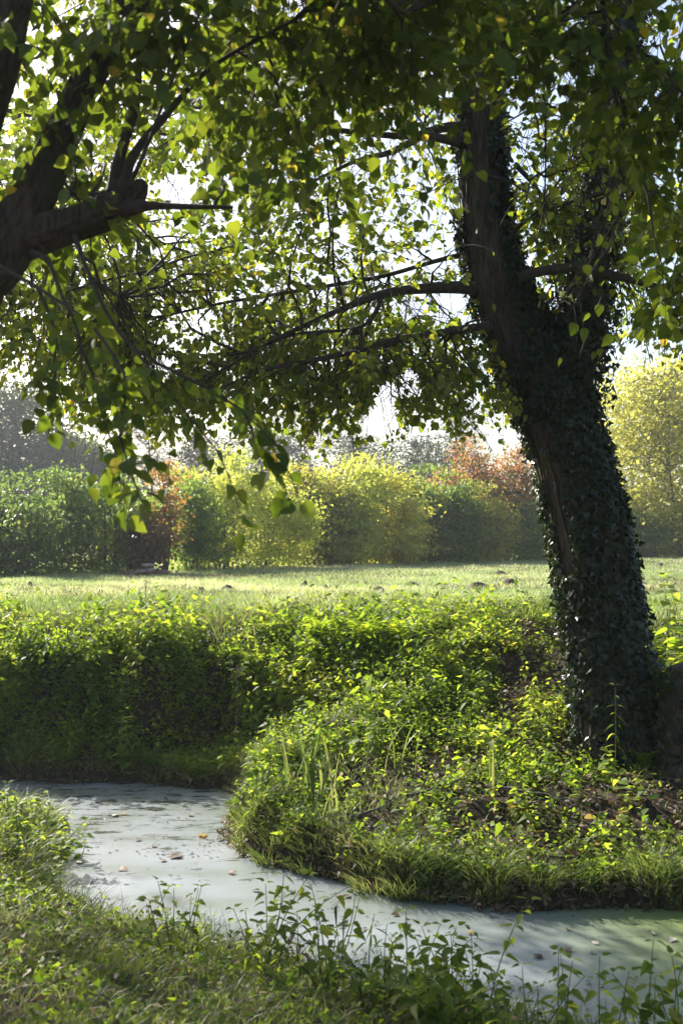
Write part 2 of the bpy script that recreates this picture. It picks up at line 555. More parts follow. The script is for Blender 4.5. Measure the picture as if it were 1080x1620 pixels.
def ground_material():
    m, N, L, out = new_mat('earth_and_turf')
    geo = N.new('ShaderNodeNewGeometry')
    sep = N.new('ShaderNodeSeparateXYZ'); L.new(geo.outputs['Position'], sep.inputs[0])
    n1 = N.new('ShaderNodeTexNoise'); n1.inputs['Scale'].default_value = 9; n1.inputs['Detail'].default_value = 8
    L.new(geo.outputs['Position'], n1.inputs['Vector'])
    soil = ramp(N, [(.3, (.022, .016, .010)), (.6, (.05, .036, .022)), (.8, (.085, .062, .038))]); L.new(n1.outputs['Fac'], soil.inputs['Fac'])
    n2 = N.new('ShaderNodeTexNoise'); n2.inputs['Scale'].default_value = 1.1; n2.inputs['Detail'].default_value = 6
    L.new(geo.outputs['Position'], n2.inputs['Vector'])
    turf = ramp(N, [(.3, (.13, .16, .07)), (.55, (.22, .23, .12)), (.75, (.29, .26, .17))]); L.new(n2.outputs['Fac'], turf.inputs['Fac'])
    mr = N.new('ShaderNodeMapRange'); mr.inputs[1].default_value = 12.8; mr.inputs[2].default_value = 14.2
    L.new(sep.outputs['Y'], mr.inputs[0])
    mx = N.new('ShaderNodeMix'); mx.data_type = 'RGBA'
    L.new(mr.outputs[0], mx.inputs[0]); L.new(soil.outputs['Color'], mx.inputs[6]); L.new(turf.outputs['Color'], mx.inputs[7])
    pb = N.new('ShaderNodeBsdfPrincipled'); pb.inputs['Roughness'].default_value = .95; pb.inputs['Specular IOR Level'].default_value = .2
    L.new(mx.outputs[2], pb.inputs['Base Color'])
    bp = N.new('ShaderNodeBump'); bp.inputs['Strength'].default_value = .7; bp.inputs['Distance'].default_value = .04
    L.new(n1.outputs['Fac'], bp.inputs['Height']); L.new(bp.outputs[0], pb.inputs['Normal'])
    L.new(pb.outputs[0], out.inputs['Surface'])
    return m


g = obj('ground', np.stack([GX.ravel(), GY.ravel(), GZ.ravel()], -1), np.concatenate([q[:, [0, 1, 2]], q[:, [0, 2, 3]]]), ground_material(), smooth=True)
tag(g, kind='structure')


def water_material():
    m, N, L, out = new_mat('duckweed_film')
    geo = N.new('ShaderNodeNewGeometry')
    n1 = N.new('ShaderNodeTexNoise'); n1.inputs['Scale'].default_value = 1.1; n1.inputs['Detail'].default_value = 7; n1.inputs['Roughness'].default_value = .6
    mp = N.new('ShaderNodeMapping'); mp.inputs['Scale'].default_value = (.7, 1.5, 1)
    L.new(geo.outputs['Position'], mp.inputs['Vector']); L.new(mp.outputs[0], n1.inputs['Vector'])
    v1 = N.new('ShaderNodeTexVoronoi'); v1.inputs['Scale'].default_value = 190
    L.new(geo.outputs['Position'], v1.inputs['Vector'])
    c1 = ramp(N, [(.30, (.12, .145, .10)), (.5, (.22, .25, .25)), (.72, (.30, .33, .355))]); L.new(n1.outputs['Fac'], c1.inputs['Fac'])  # bluish greys put the sky's sheen into the duckweed colour
    sc = ramp(N, [(0, (.7, .7, .7)), (.5, (1, 1, 1))]); L.new(v1.outputs['Distance'], sc.inputs['Fac'])
    mul = N.new('ShaderNodeMix'); mul.data_type = 'RGBA'; mul.blend_type = 'MULTIPLY'; mul.inputs[0].default_value = .6
    L.new(c1.outputs['Color'], mul.inputs[6]); L.new(sc.outputs['Color'], mul.inputs[7])
    # base colour turns greener and less glossy towards the right arm of the pond
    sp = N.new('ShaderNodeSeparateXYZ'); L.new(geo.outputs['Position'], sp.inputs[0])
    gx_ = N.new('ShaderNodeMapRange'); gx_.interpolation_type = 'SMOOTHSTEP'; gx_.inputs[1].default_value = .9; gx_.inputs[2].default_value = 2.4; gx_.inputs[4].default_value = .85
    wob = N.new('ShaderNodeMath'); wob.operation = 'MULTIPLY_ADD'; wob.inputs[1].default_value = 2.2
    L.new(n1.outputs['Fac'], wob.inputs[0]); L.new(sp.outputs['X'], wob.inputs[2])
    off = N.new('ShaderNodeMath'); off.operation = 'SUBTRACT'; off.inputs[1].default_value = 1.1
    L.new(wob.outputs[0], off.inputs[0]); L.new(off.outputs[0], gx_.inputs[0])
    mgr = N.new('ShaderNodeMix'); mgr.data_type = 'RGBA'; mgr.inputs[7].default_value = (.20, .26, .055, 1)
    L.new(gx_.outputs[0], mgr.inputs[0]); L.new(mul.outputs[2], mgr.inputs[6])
    # thin places where dark water shows between the duckweed
    n3 = N.new('ShaderNodeTexNoise'); n3.inputs['Scale'].default_value = 3.4; n3.inputs['Detail'].default_value = 9; n3.inputs['Roughness'].default_value = .72
    mp3 = N.new('ShaderNodeMapping'); mp3.inputs['Scale'].default_value = (.8, 2.4, 1)
    L.new(geo.outputs['Position'], mp3.inputs['Vector']); L.new(mp3.outputs[0], n3.inputs['Vector'])
    yb = N.new('ShaderNodeMapRange'); yb.inputs[1].default_value = 7.2; yb.inputs[2].default_value = 9.0; yb.inputs[4].default_value = .09
    L.new(sp.outputs['Y'], yb.inputs[0])
    gap = N.new('ShaderNodeMapRange'); gap.inputs[1].default_value = .61; gap.inputs[2].default_value = .69
    ad = N.new('ShaderNodeMath'); ad.operation = 'ADD'; L.new(n3.outputs['Fac'], ad.inputs[0]); L.new(yb.outputs[0], ad.inputs[1])
    L.new(ad.outputs[0], gap.inputs[0])
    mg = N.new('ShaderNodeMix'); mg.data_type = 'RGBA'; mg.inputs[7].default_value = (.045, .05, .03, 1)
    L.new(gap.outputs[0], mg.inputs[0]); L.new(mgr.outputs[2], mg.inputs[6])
    pb = N.new('ShaderNodeBsdfPrincipled')
    L.new(mg.outputs[2], pb.inputs['Base Color'])
    ro = N.new('ShaderNodeMapRange'); ro.inputs[3].default_value = .31; ro.inputs[4].default_value = .10
    L.new(gap.outputs[0], ro.inputs[0]); L.new(ro.outputs[0], pb.inputs['Roughness'])
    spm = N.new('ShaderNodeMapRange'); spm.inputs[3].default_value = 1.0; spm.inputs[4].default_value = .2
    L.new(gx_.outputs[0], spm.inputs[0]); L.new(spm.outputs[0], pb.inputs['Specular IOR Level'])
    bp = N.new('ShaderNodeBump'); bp.inputs['Strength'].default_value = .25; bp.inputs['Distance'].default_value = .004
    L.new(v1.outputs['Distance'], bp.inputs['Height']); L.new(bp.outputs[0], pb.inputs['Normal'])
    L.new(pb.outputs[0], out.inputs['Surface'])
    return m


wx = np.linspace(-14.5, 14.5, 30); wy = np.linspace(2.6, 12, 12)
WX, WY = np.meshgrid(wx, wy)
i = np.arange(11)[:, None] * 30; j = np.arange(29)[None, :]
qw = np.stack([i + j, i + j + 1, i + 30 + j + 1, i + 30 + j], -1).reshape(-1, 4)
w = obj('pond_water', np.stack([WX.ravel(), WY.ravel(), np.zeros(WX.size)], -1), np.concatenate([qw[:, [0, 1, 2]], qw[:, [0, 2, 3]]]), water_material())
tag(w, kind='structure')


def on_ground(px, py):
    """distance at which the land is met along a line of sight, so that a plant stands where it is seen"""
    Y = np.arange(6.9, 40, .02)
    z = height((px - 540.0) * Y / FPX, Y)
    hit = np.nonzero(HORIZON - (z - EYE) * FPX / Y <= py)[0]
    return float(Y[hit[0]]) if len(hit) else 12.0


# ------------------------------------------------------------------ trees: branching and leaves
def sprout(mains, targets, lift=.15, along=.35, K=7):
    """side branches: from the best point of the main limbs to each target"""
    cand, cdir = [], []
    for m in mains:
        c = spline(np.asarray(m)[:, :3], 24)
        t = norm(np.gradient(c, axis=0))
        cand.append(c[4:]); cdir.append(t[4:])
    cand = np.concatenate(cand); cdir = np.concatenate(cdir)
    dist = np.linalg.norm(targets[:, None, :] - cand[None], axis=2)
    dist = dist + rng.random(dist.shape) * .5
    idx = dist.argmin(1)
    S = cand[idx]; L_ = np.linalg.norm(targets - S, axis=1, keepdims=True)
    ctrl = S + (targets - S) * .4 + np.array((0, 0, 1.)) * L_ * lift + cdir[idx] * L_ * along * .5
    t = np.linspace(0, 1, K)[None, :, None]
    C = (1 - t) ** 2 * S[:, None] + 2 * t * (1 - t) * ctrl[:, None] + t ** 2 * targets[:, None]
    C[:, 1:-1] += rng.normal(0, .02, (len(S), K - 2, 3)) * L_[:, None]
    return C


def twigs_on(C, per, lmin, lmax, droop=.35, down=-.25, K=4, tmin=.15):
    n, Kc, _ = C.shape
    k = np.repeat(np.arange(n), per)
    t = tmin + (1 - tmin) * rng.random(len(k)) ** .8
    f = t * (Kc - 1); a = np.minimum(f.astype(int), Kc - 2); w_ = (f - a)[:, None]
    P = C[k, a] * (1 - w_) + C[k, a + 1] * w_
    d = norm(C[k, a + 1] - C[k, a])
    D = norm(d * .7 + rng.normal(0, .6, P.shape) + np.array((0, 0, down)))
    L_ = (lmin + (lmax - lmin) * rng.random(len(k)))[:, None]
    s = np.linspace(0, 1, K)[None, :, None]
    return P[:, None] + D[:, None] * L_[:, None] * s + np.array((0, 0, -1.)) * droop * L_[:, None] * s ** 2


def leaves_on(C, per, size, jitter=.25, tmin=.12, flat=.8):
    n, K, _ = C.shape
    k = np.repeat(np.arange(n), per)
    t = np.clip(tmin + (1 - tmin) * ((np.tile(np.arange(per), n) + rng.random(len(k))) / per), 0, .999)
    f = t * (K - 1); a = np.minimum(f.astype(int), K - 2); w_ = (f - a)[:, None]
    P = C[k, a] * (1 - w_) + C[k, a + 1] * w_
    d = norm(C[k, a + 1] - C[k, a])
    side = norm(np.cross(d, np.array((0, 0, 1.)) + rng.normal(0, .25, d.shape)))
    sgn = np.where(np.tile(np.arange(per), n) % 2 == 0, 1., -1.)[:, None]
    D = norm(d * .45 + side * sgn * .75 + np.array((0, 0, -.45)) + rng.normal(0, .3, d.shape))
    N = norm(np.array((0, 0, 1.)) * flat + d * .25 + rng.normal(0, .45, d.shape))
    S = size * (1 + jitter * rng.normal(0, 1, len(k)).clip(-2, 1.6))
    return P + D * (S * .4)[:, None], D, N, S


def ball(n, c, r):
    v = norm(rng.normal(0, 1, (n, 3))) * (rng.random((n, 1)) ** (1 / 2.4))
    return np.asarray(c) + v * np.asarray(r)


def keep(L, mask):
    return tuple(a[mask] for a in L)


def cat(*Ls):
    return tuple(np.concatenate(a) for a in zip(*Ls))


# the lower edge of the foliage as the photograph shows it (pixels), and the larger gaps of open sky
EDGE_X = [-400, 0, 60, 120, 200, 300, 400, 470, 520, 560, 600, 640, 680, 720, 770, 830, 880, 940, 970, 1000, 1080, 1500]
EDGE_Y = [600, 610, 640, 680, 715, 730, 725, 715, 705, 685, 670, 700, 735, 725, 700, 660, 640, 600, 585, 570, 600, 620]
GAPS = [(285, 300, 26), (648, 490, 24), (600, 665, 30), (690, 705, 30), (960, 590, 24), (610, 625, 20), (835, 215, 16), (700, 500, 16), (255, 575, 22), (165, 700, 16),
        (705, 480, 20), (270, 290, 20), (85, 150, 14), (650, 610, 22), (205, 740, 30), (470, 5, 26), (810, 480, 10)]


def trimmed(P, slack=14):
    x, y = project(P)
    front = P[:, 1] > .3
    lim = np.interp(x, EDGE_X, EDGE_Y) + rng.normal(0, slack, len(P)) + (vnoise(x / 28., x * 0., 44) - .5) * 60
    bad = front & (y > lim)
    for cx, cy, r in GAPS:
        e = 1 + .7 * (vnoise(x / 14., y / 14., int(cx)) - .5)
        bad |= front & ((x - cx) ** 2 + ((y - cy) * 1.1) ** 2 < (r * e) ** 2) & (rng.random(len(P)) < .93)
    return ~bad


LEAFSETS = []          # (tree, base, leaves, material, shape for single leaves, shape for the mass)


def foliage(tree, base, L, mat, hi=LIME, lo=LIME_LOW, single=300, zone=None):
    LEAFSETS.append(dict(tree=tree, base=base, L=L, mat=mat, hi=hi, lo=lo, single=single, zone=zone))


# ---- the ivy-clad lime on the far bank
TB = at(968, 1196, 9.5); TB[2] = h1(TB[0], TB[1]) - .05
lime = thing('lime_tree', 'big leaning lime tree whose trunk is wrapped in dark ivy, standing on the sunlit bank', 'tree', TB)


def ap(px, py, Y, wpx):
    return (*at(px, py, Y), wpx * Y / FPX / 2)


def flare_base(A, S):
    return np.exp(-S / .28) * (.06 + .10 * np.maximum(0, np.cos(3 * A + .7)) ** 2)


TRUNK = [ap(972, 1235, 9.5, 132), ap(970, 1150, 9.5, 116), ap(963, 1050, 9.5, 112), ap(948, 950, 9.5, 112), ap(934, 860, 9.52, 110), ap(911, 760, 9.55, 108), ap(884, 670, 9.6, 106),
         ap(840, 575, 9.65, 100), ap(799, 480, 9.7, 84), ap(774, 390, 9.75, 68), ap(763, 300, 9.8, 66), ap(757, 200, 9.85, 62), ap(752, 90, 9.9, 52), ap(748, -60, 9.95, 42), ap(760, -250, 10.0, 30), ap(770, -480, 10.0, 16)]
V, T = limb(TRUNK, sides=240, rings=330, rough=.05, seed=3, ridge=.026, ridge_n=42, flare=flare_base)
obj('trunk', V, T, M_BARK, lime, TB, smooth=True)
FORK = [ap(885, 650, 9.65, 90), ap(908, 545, 9.7, 78), ap(928, 440, 9.75, 66), ap(945, 330, 9.8, 56), ap(958, 200, 9.9, 48), ap(985, 40, 10.0, 38), ap(1020, -160, 10.1, 26), ap(1050, -380, 10.2, 14)]
V, T = limb(FORK, sides=40, rings=70, rough=.06, seed=9, ridge=.012, ridge_n=16)
obj('trunk', V, T, M_BARK, lime, TB, smooth=True)
A_BR = [
    [ap(765, 455, 9.7, 24), ap(690, 455, 9.4, 19), ap(605, 465, 9.1, 14), ap(520, 498, 8.9, 9), ap(420, 545, 8.7, 6), ap(320, 605, 8.5, 3)],
    [ap(790, 515, 9.7, 20), ap(740, 520, 9.3, 14), ap(620, 540, 8.9, 11), ap(520, 565, 8.7, 9), ap(420, 585, 8.5, 6), ap(340, 618, 8.3, 3)],
    [ap(755, 232, 9.8, 24), ap(690, 218, 9.6, 13), ap(610, 214, 9.4, 10), ap(520, 204, 9.2, 8), ap(420, 190, 9.0, 4)],
    [ap(750, 200, 9.8, 20), ap(690, 205, 9.9, 14), ap(620, 240, 10.1, 10), ap(560, 256, 10.2, 7), ap(470, 300, 10.4, 4)],
    [ap(780, 395, 9.7, 14), ap(700, 410, 9.9, 8), ap(600, 438, 10.1, 7), ap(470, 460, 10.2, 6), ap(350, 480, 10.3, 5), ap(240, 505, 10.3, 3)],
    [ap(805, 448, 9.6, 16), ap(850, 430, 9.3, 16), ap(920, 424, 9.1, 15), ap(985, 440, 9.0, 12), ap(1050, 455, 8.9, 9), ap(1150, 470, 8.7, 5)],
    [ap(750, 150, 9.9, 16), ap(690, 130, 10.3, 11), ap(600, 120, 10.6, 8), ap(480, 90, 11, 5)],
    [ap(605, 465, 9.1, 10), ap(590, 500, 9.0, 7), ap(560, 520, 8.9, 6), ap(460, 530, 8.8, 4), ap(390, 560, 8.8, 2)],
    [ap(752, 60, 9.9, 16), ap(640, 0, 9.4, 11), ap(500, -60, 9.0, 8), ap(330, -120, 8.6, 4)],
    [ap(750, -100, 9.95, 14), ap(620, -200, 9.6, 9), ap(420, -300, 9.4, 4)],
    [ap(960, 180, 9.9, 14), ap(1040, 130, 9.6, 10), ap(1160, 90, 9.3, 5)],
    [ap(1010, -110, 10.1, 14), ap(1150, -230, 10.0, 8), ap(1300, -300, 10.0, 4)],
    [ap(745, 0, 9.9, 14), ap(760, -60, 8.9, 9), ap(780, -130, 7.8, 4)],
    [ap(930, 430, 9.75, 12), ap(1000, 370, 10.4, 9), ap(1090, 330, 11, 5)],
    [ap(815, 260, 9.8, 9), ap(850, 300, 9.6, 6), ap(880, 350, 9.4, 3)],
    [ap(790, 400, 9.7, 9), ap(830, 350, 9.4, 7), ap(900, 320, 9.2, 4)],
]
for k, b in enumerate(A_BR):
    V, T = limb(b, sides=10, rings=36, rough=.12, seed=20 + k)
    obj('branch', V, T, M_TWIG, lime, TB, smooth=True)
mains = A_BR + [TRUNK[9:], FORK[2:]]
tg = np.concatenate([ball(60, (-2.0, 9.0, 7.7), (2.2, 2.2, 1.3)), ball(86, (-.2, 9.8, 5.4), (3.1, 2.4, 1.7)), ball(80, (1.6, 9.8, 7.9), (3.6, 2.8, 2.2)), ball(46, (3.1, 9.6, 5.4), (1.5, 2.0, 1.6)),  # first cluster: unseen foliage above the frame, added to shade the near right boughs
                     ball(8, (-1.6, 9.2, 4.5), (1.6, 1.6, .8)), ball(26, (.6, 9.7, 3.9), (1.3, 1.2, .7)), ball(60, (-.2, 9.6, 3.6), (2.0, 1.3, .5)), ball(14, (3.2, 9.4, 4.2), (1.0, 1.2, .6))])
secA = sprout(mains, tg)
twA = twigs_on(secA, 10, .35, .8)
twA2 = twigs_on(np.stack([spline(np.asarray(b)[:, :3], 7) for b in A_BR]), 26, .3, .8, tmin=.3)
twA = np.concatenate([twA, twA2])
twA = twA[trimmed(twA[:, -1], 20)]
LA = leaves_on(twA, 11, .058)
xA, yA = project(LA[0])
tcx = np.interp(yA, *project(np.array(TRUNK)[::-1, :3])[::-1])        # the trunk itself stays mostly clear of leaves
LA = keep(LA, trimmed(LA[0]) & ~((np.abs(xA - tcx) < 44) & (yA > 165) & (LA[0][:, 1] < 9.9) & (rng.random(len(xA)) < .93)))
xA, yA = project(LA[0]); hide = np.zeros(len(xA), bool)              # the main boughs show between the leaves
for b_, wd_ in [(A_BR[q_], 11) for q_ in (0, 1, 2, 3, 4, 5, 7)] + [(FORK, 34)]:
    c_ = spline(np.asarray(b_)[:, :3], 60); bx, by = project(c_)
    dd = (xA[:, None] - bx) ** 2 + (yA[:, None] - by) ** 2
    hide |= (dd.min(1) < wd_ ** 2) & (LA[0][:, 1] < c_[dd.argmin(1), 1] + .15) & (rng.random(len(xA)) < .72)
LA = keep(LA, ~hide)
secA_ok = secA[trimmed(secA[:, -1], 20)]
V, T, C = join(tubes(secA_ok, np.full(len(secA_ok), .014), np.full(len(secA_ok), .004), 4), tubes(twA, np.full(len(twA), .0045), np.full(len(twA), .002), 3))
obj('twigs', V, T, M_TWIG, lime, TB, tint=C, kind='stuff')
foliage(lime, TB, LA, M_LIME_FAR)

# ---- the near tree on the left: trunk just outside the frame, its limbs reach in
BB = np.array((-1.85, 4.0, h1(-1.85, 4.0) - .05))
limeB = thing('lime_tree', 'near lime tree with dark heavy limbs and a broken stub reaching in from the left', 'tree', BB)
y0 = 4.0
B_TR = [(-1.85, 4.0, .6, .27), (-1.83, 4.0, 1.2, .21), (-1.78, 4.0, 2.2, .19), (-1.66, 4.0, 3.0, .18), (*at(-60, 440, 4.0), .17), (*at(-10, 400, 4.0), .13), (*at(35, 345, 4.0), .090), (*at(70, 280, 4.0), .072), (*at(105, 200, 4.0), .062), (*at(150, 105, 4.0), .057), (*at(205, 10, 4.0), .053), (*at(280, -130, 4.0), .05), (*at(330, -340, 3.9), .035), (*at(360, -600, 3.8), .02)]
V, T = limb(B_TR, sides=110, rings=260, rough=.12, seed=31, ridge=.012, ridge_n=17)
obj('trunk', V, T, M_BARK_NEAR, limeB, BB, smooth=True)
B_BR = [
    [ap(-30, 395, 4.0, 84), ap(50, 372, 4.0, 66), ap(120, 352, 3.98, 54), ap(170, 332, 3.95, 52), ap(200, 314, 3.94, 42), ap(218, 298, 3.93, 30), ap(226, 286, 3.93, 12)],
    [ap(-95, 330, 4.0, 95), ap(-40, 200, 3.9, 76), ap(-4, 95, 3.85, 68), ap(20, 0, 3.8, 58), ap(60, -140, 3.7, 50), ap(120, -400, 3.6, 26)],
]
B_TH = [
    [ap(150, 342, 3.95, 44), ap(195, 330, 3.93, 32), ap(240, 326, 3.9, 14), ap(300, 327, 3.85, 9), ap(368, 328, 3.8, 6)],
    [ap(180, 305, 3.96, 26), ap(192, 240, 3.98, 18), ap(215, 165, 4.05, 14), ap(222, 80, 4.1, 9), ap(240, -40, 4.2, 5)],
    [ap(192, 300, 3.95, 24), ap(212, 245, 3.95, 15), ap(252, 195, 4.0, 13), ap(330, 110, 4.1, 8), ap(440, 45, 4.2, 6), ap(530, 0, 4.3, 4)],
    [ap(205, 295, 3.9, 8), ap(235, 225, 3.85, 6), ap(275, 120, 3.8, 5), ap(325, 0, 3.8, 4)],
    [ap(118, 372, 3.95, 8), ap(140, 430, 3.85, 7), ap(175, 505, 3.75, 6), ap(212, 550, 3.7, 5), ap(248, 572, 3.65, 4)],
    [ap(40, 395, 4.0, 12), ap(75, 412, 3.9, 8), ap(95, 460, 3.8, 5), ap(125, 530, 3.7, 4), ap(130, 600, 3.65, 2)],
    [ap(0, 420, 3.9, 6), ap(60, 455, 3.7, 5), ap(130, 500, 3.6, 4)],
    [ap(95, 306, 4.1, 7), ap(150, 307, 4.05, 6), ap(185, 306, 4.0, 6)],
    [ap(240, -20, 4.0, 22), ap(380, -80, 3.9, 14), ap(520, -60, 3.8, 9), ap(640, 20, 3.7, 4)],
    [ap(110, -350, 3.6, 16), ap(300, -420, 3.0, 10), ap(520, -400, 2.4, 5)],
    [ap(330, -330, 3.9, 16), ap(560, -420, 4.4, 10), ap(800, -430, 4.9, 5)],
    [ap(20, 0, 3.8, 20), ap(-100, -300, 3.0, 12), ap(-300, -700, 2.0, 6)],
]
for k, b in enumerate(B_BR):
    V, T = limb(b, sides=90, rings=120, rough=.20, seed=41 + k, ridge=.011, ridge_n=13)
    obj('branch', V, T, M_BARK_NEAR, limeB, BB, smooth=True)
for k, b in enumerate(B_TH):
    V, T = limb(b, sides=10, rings=30, rough=.12, seed=61 + k)
    obj('branch', V, T, M_TWIG, limeB, BB, smooth=True)
mainsB = B_BR + B_TH + [B_TR[7:]]
tg = np.concatenate([ball(30, (-.45, 4.2, 4.2), (.9, .9, .45)), ball(5, (-.9, 4.2, 3.3), (.4, .7, .35)), ball(36, (.1, 4.2, 4.65), (1.0, 1.0, .4)), ball(80, (-.6, 3.4, 6.0), (2.6, 2.6, 1.1)), ball(26, (-1.6, 4.4, 4.0), (.8, 1.2, .8))])
# long drooping sprays that hang low on the left
spray = np.stack([spline([at(*p) for p in s], 7) for s in (
    [(150, 520, 3.75), (200, 600, 3.6), (190, 690, 3.5), (225, 795, 3.4)],
    [(240, 570, 3.65), (300, 600, 3.6), (370, 640, 3.55), (440, 705, 3.5)],
    [(210, 550, 3.7), (260, 610, 3.6), (300, 660, 3.5), (345, 715, 3.5)],
    [(125, 540, 3.7), (150, 600, 3.7), (160, 650, 3.6), (190, 735, 3.6)],
    [(60, 455, 3.7), (90, 530, 3.7), (85, 580, 3.7), (100, 640, 3.7)],
)])
secB = np.concatenate([sprout(mainsB, tg), spray])
twB = twigs_on(secB, 5, .22, .5)
twBs = twigs_on(spray, 5, .10, .22, droop=.5)
okB = np.ones(len(twB), bool)
xB, yB = project(twB[:, -1])
okB = trimmed(twB[:, -1], 20) & ~((yB > 480) & (xB > 260) & (twB[:, -1, 1] < 5)) & ~((yB > 400) & (rng.random(len(xB)) < .6))
twB = twB[okB]
LB1 = leaves_on(twB, 13, .050); LB1 = keep(LB1, trimmed(LB1[0]))
LB2 = cat(leaves_on(twBs, 7, .050), leaves_on(spray, 12, .052))
LB = cat(LB1, LB2)
V, T, C = join(tubes(secB, np.full(len(secB), .007), np.full(len(secB), .0025), 5), tubes(np.concatenate([twB, twBs]), np.full(len(twB) + len(twBs), .0022), np.full(len(twB) + len(twBs), .0012), 3))
obj('twigs', V, T, M_TWIG, limeB, BB, tint=C, kind='stuff')
foliage(limeB, BB, LB, M_LIME)

# ---- the near tree on the right: only its hanging boughs are in view
CB = np.array((2.5, 3.4, h1(2.5, 3.4) - .05))
limeC = thing('lime_tree', 'near lime tree whose thin leafy boughs hang down in front of the ivy-clad one', 'tree', CB)
C_TR = [(2.5, 3.4, .4, .28), (2.5, 3.4, 1.5, .20), (2.45, 3.45, 3.0, .18), (2.35, 3.5, 4.5, .15), (2.2, 3.5, 6.0, .11), (2.1, 3.5, 8.0, .05)]
V, T = limb(C_TR, sides=48, rings=90, rough=.06, seed=81, ridge=.012, ridge_n=18)
obj('trunk', V, T, M_BARK_NEAR, limeC, CB, smooth=True)
C_BR = [
    [(2.35, 3.5, 4.5, .06), (*at(1120, -120, 4.3), .035), (*at(960, -60, 4.4), .016), (*at(955, 20, 4.4), .010), (*at(962, 90, 4.4), .009), (*at(975, 165, 4.4), .008), (*at(1000, 250, 4.4), .007), (*at(1022, 300, 4.35), .006), (*at(1035, 380, 4.3), .004), (*at(1060, 460, 4.3), .002)],
    [(2.2, 3.5, 5.6, .06), (*at(1000, -200, 4.6), .03), (*at(900, -40, 4.6), .012), (*at(940, 45, 4.5), .009), (*at(1035, 95, 4.4), .008), (*at(1080, 150, 4.3), .006), (*at(1150, 230, 4.2), .003)],
    [(2.2, 3.5, 5.8, .05), (*at(980, -300, 4.9), .02), (*at(850, -60, 4.9), .008), (*at(856, 60, 4.9), .006), (*at(862, 200, 4.9), .005), (*at(860, 320, 4.9), .004), (*at(846, 395, 4.9), .002)],
    [(2.2, 3.5, 5.4, .05), (*at(900, -160, 4.2), .02), (*at(700, -120, 4.1), .012), (*at(560, -60, 4.1), .007), (*at(500, 40, 4.1), .003)],
    [(2.3, 3.5, 4.8, .06), (*at(1150, -50, 4.8), .03), (*at(1080, 60, 5.0), .015), (*at(1040, 230, 5.1), .009), (*at(985, 330, 5.2), .006), (*at(930, 420, 5.2), .004), (*at(900, 480, 5.2), .002)],
    [(2.2, 3.5, 6.0, .05), (1.2, 3.2, 6.4, .03), (.2, 3.0, 6.5, .012)],
    [(2.2, 3.5, 6.2, .05), (1.8, 4.6, 6.4, .03), (1.2, 5.6, 6.3, .012)],
    [(2.35, 3.5, 4.2, .05), (*at(1230, 120, 4.6), .03), (*at(1130, 300, 4.8), .012), (*at(1060, 470, 4.9), .006), (*at(1050, 560, 4.9), .002)],
    [(2.3, 3.4, 5.2, .05), (1.6, 2.4, 5.6, .03), (1.0, 1.4, 5.6, .012)],
]
for k, b in enumerate(C_BR):
    V, T = limb(b, sides=10, rings=48, rough=.12, seed=91 + k)
    obj('branch', V, T, M_TWIG, limeC, CB, smooth=True)
tg = np.concatenate([ball(24, (1.0, 4.6, 4.3), (.6, .6, .55)), ball(26, (.35, 4.5, 4.7), (.8, .7, .4)), ball(9, (1.45, 4.8, 3.7), (.3, .6, .6)), ball(70, (.9, 3.6, 6.1), (2.4, 2.6, 1.0)), ball(24, (2.0, 4.2, 4.6), (.8, 1.0, .9))])
secC = sprout(C_BR + [C_TR[3:]], tg)
twC = twigs_on(secC, 5, .2, .5, droop=.5)
twC2 = twigs_on(np.stack([spline(np.asarray(b)[2:, :3], 7) if len(b) > 4 else spline(np.asarray(b)[:, :3], 7) for b in C_BR]), 12, .15, .35, droop=.5)
twC = np.concatenate([twC, twC2])
xC, yC = project(twC[:, -1])
twC = twC[trimmed(twC[:, -1], 20) & ~((xC > 690) & (xC < 860) & (yC > 170) & (yC < 800)) & ~((xC < 760) & (yC > 260))]
LC = leaves_on(twC, 12, .049)
xC, yC = project(LC[0])
LC = keep(LC, trimmed(LC[0]) & ~((xC > 845) & (xC < 1000) & (yC > 260) & (yC < 660) & (rng.random(len(xC)) < .85)) & ~((xC > 690) & (xC < 850 + 30 * vnoise(yC / 30., yC * 0, 8)) & (yC > 175)) & ~((xC > 500) & (xC < 720) & (yC > 150 + 40 * vnoise(xC / 20., xC * 0, 5))))
secC = secC[trimmed(secC[:, -1], 20)]
V, T, C = join(tubes(secC, np.full(len(secC), .006), np.full(len(secC), .002), 5), tubes(twC, np.full(len(twC), .0026), np.full(len(twC), .0012), 3))
obj('twigs', V, T, M_TWIG, limeC, CB, tint=C, kind='stuff')
foliage(limeC, CB, LC, M_LIME)

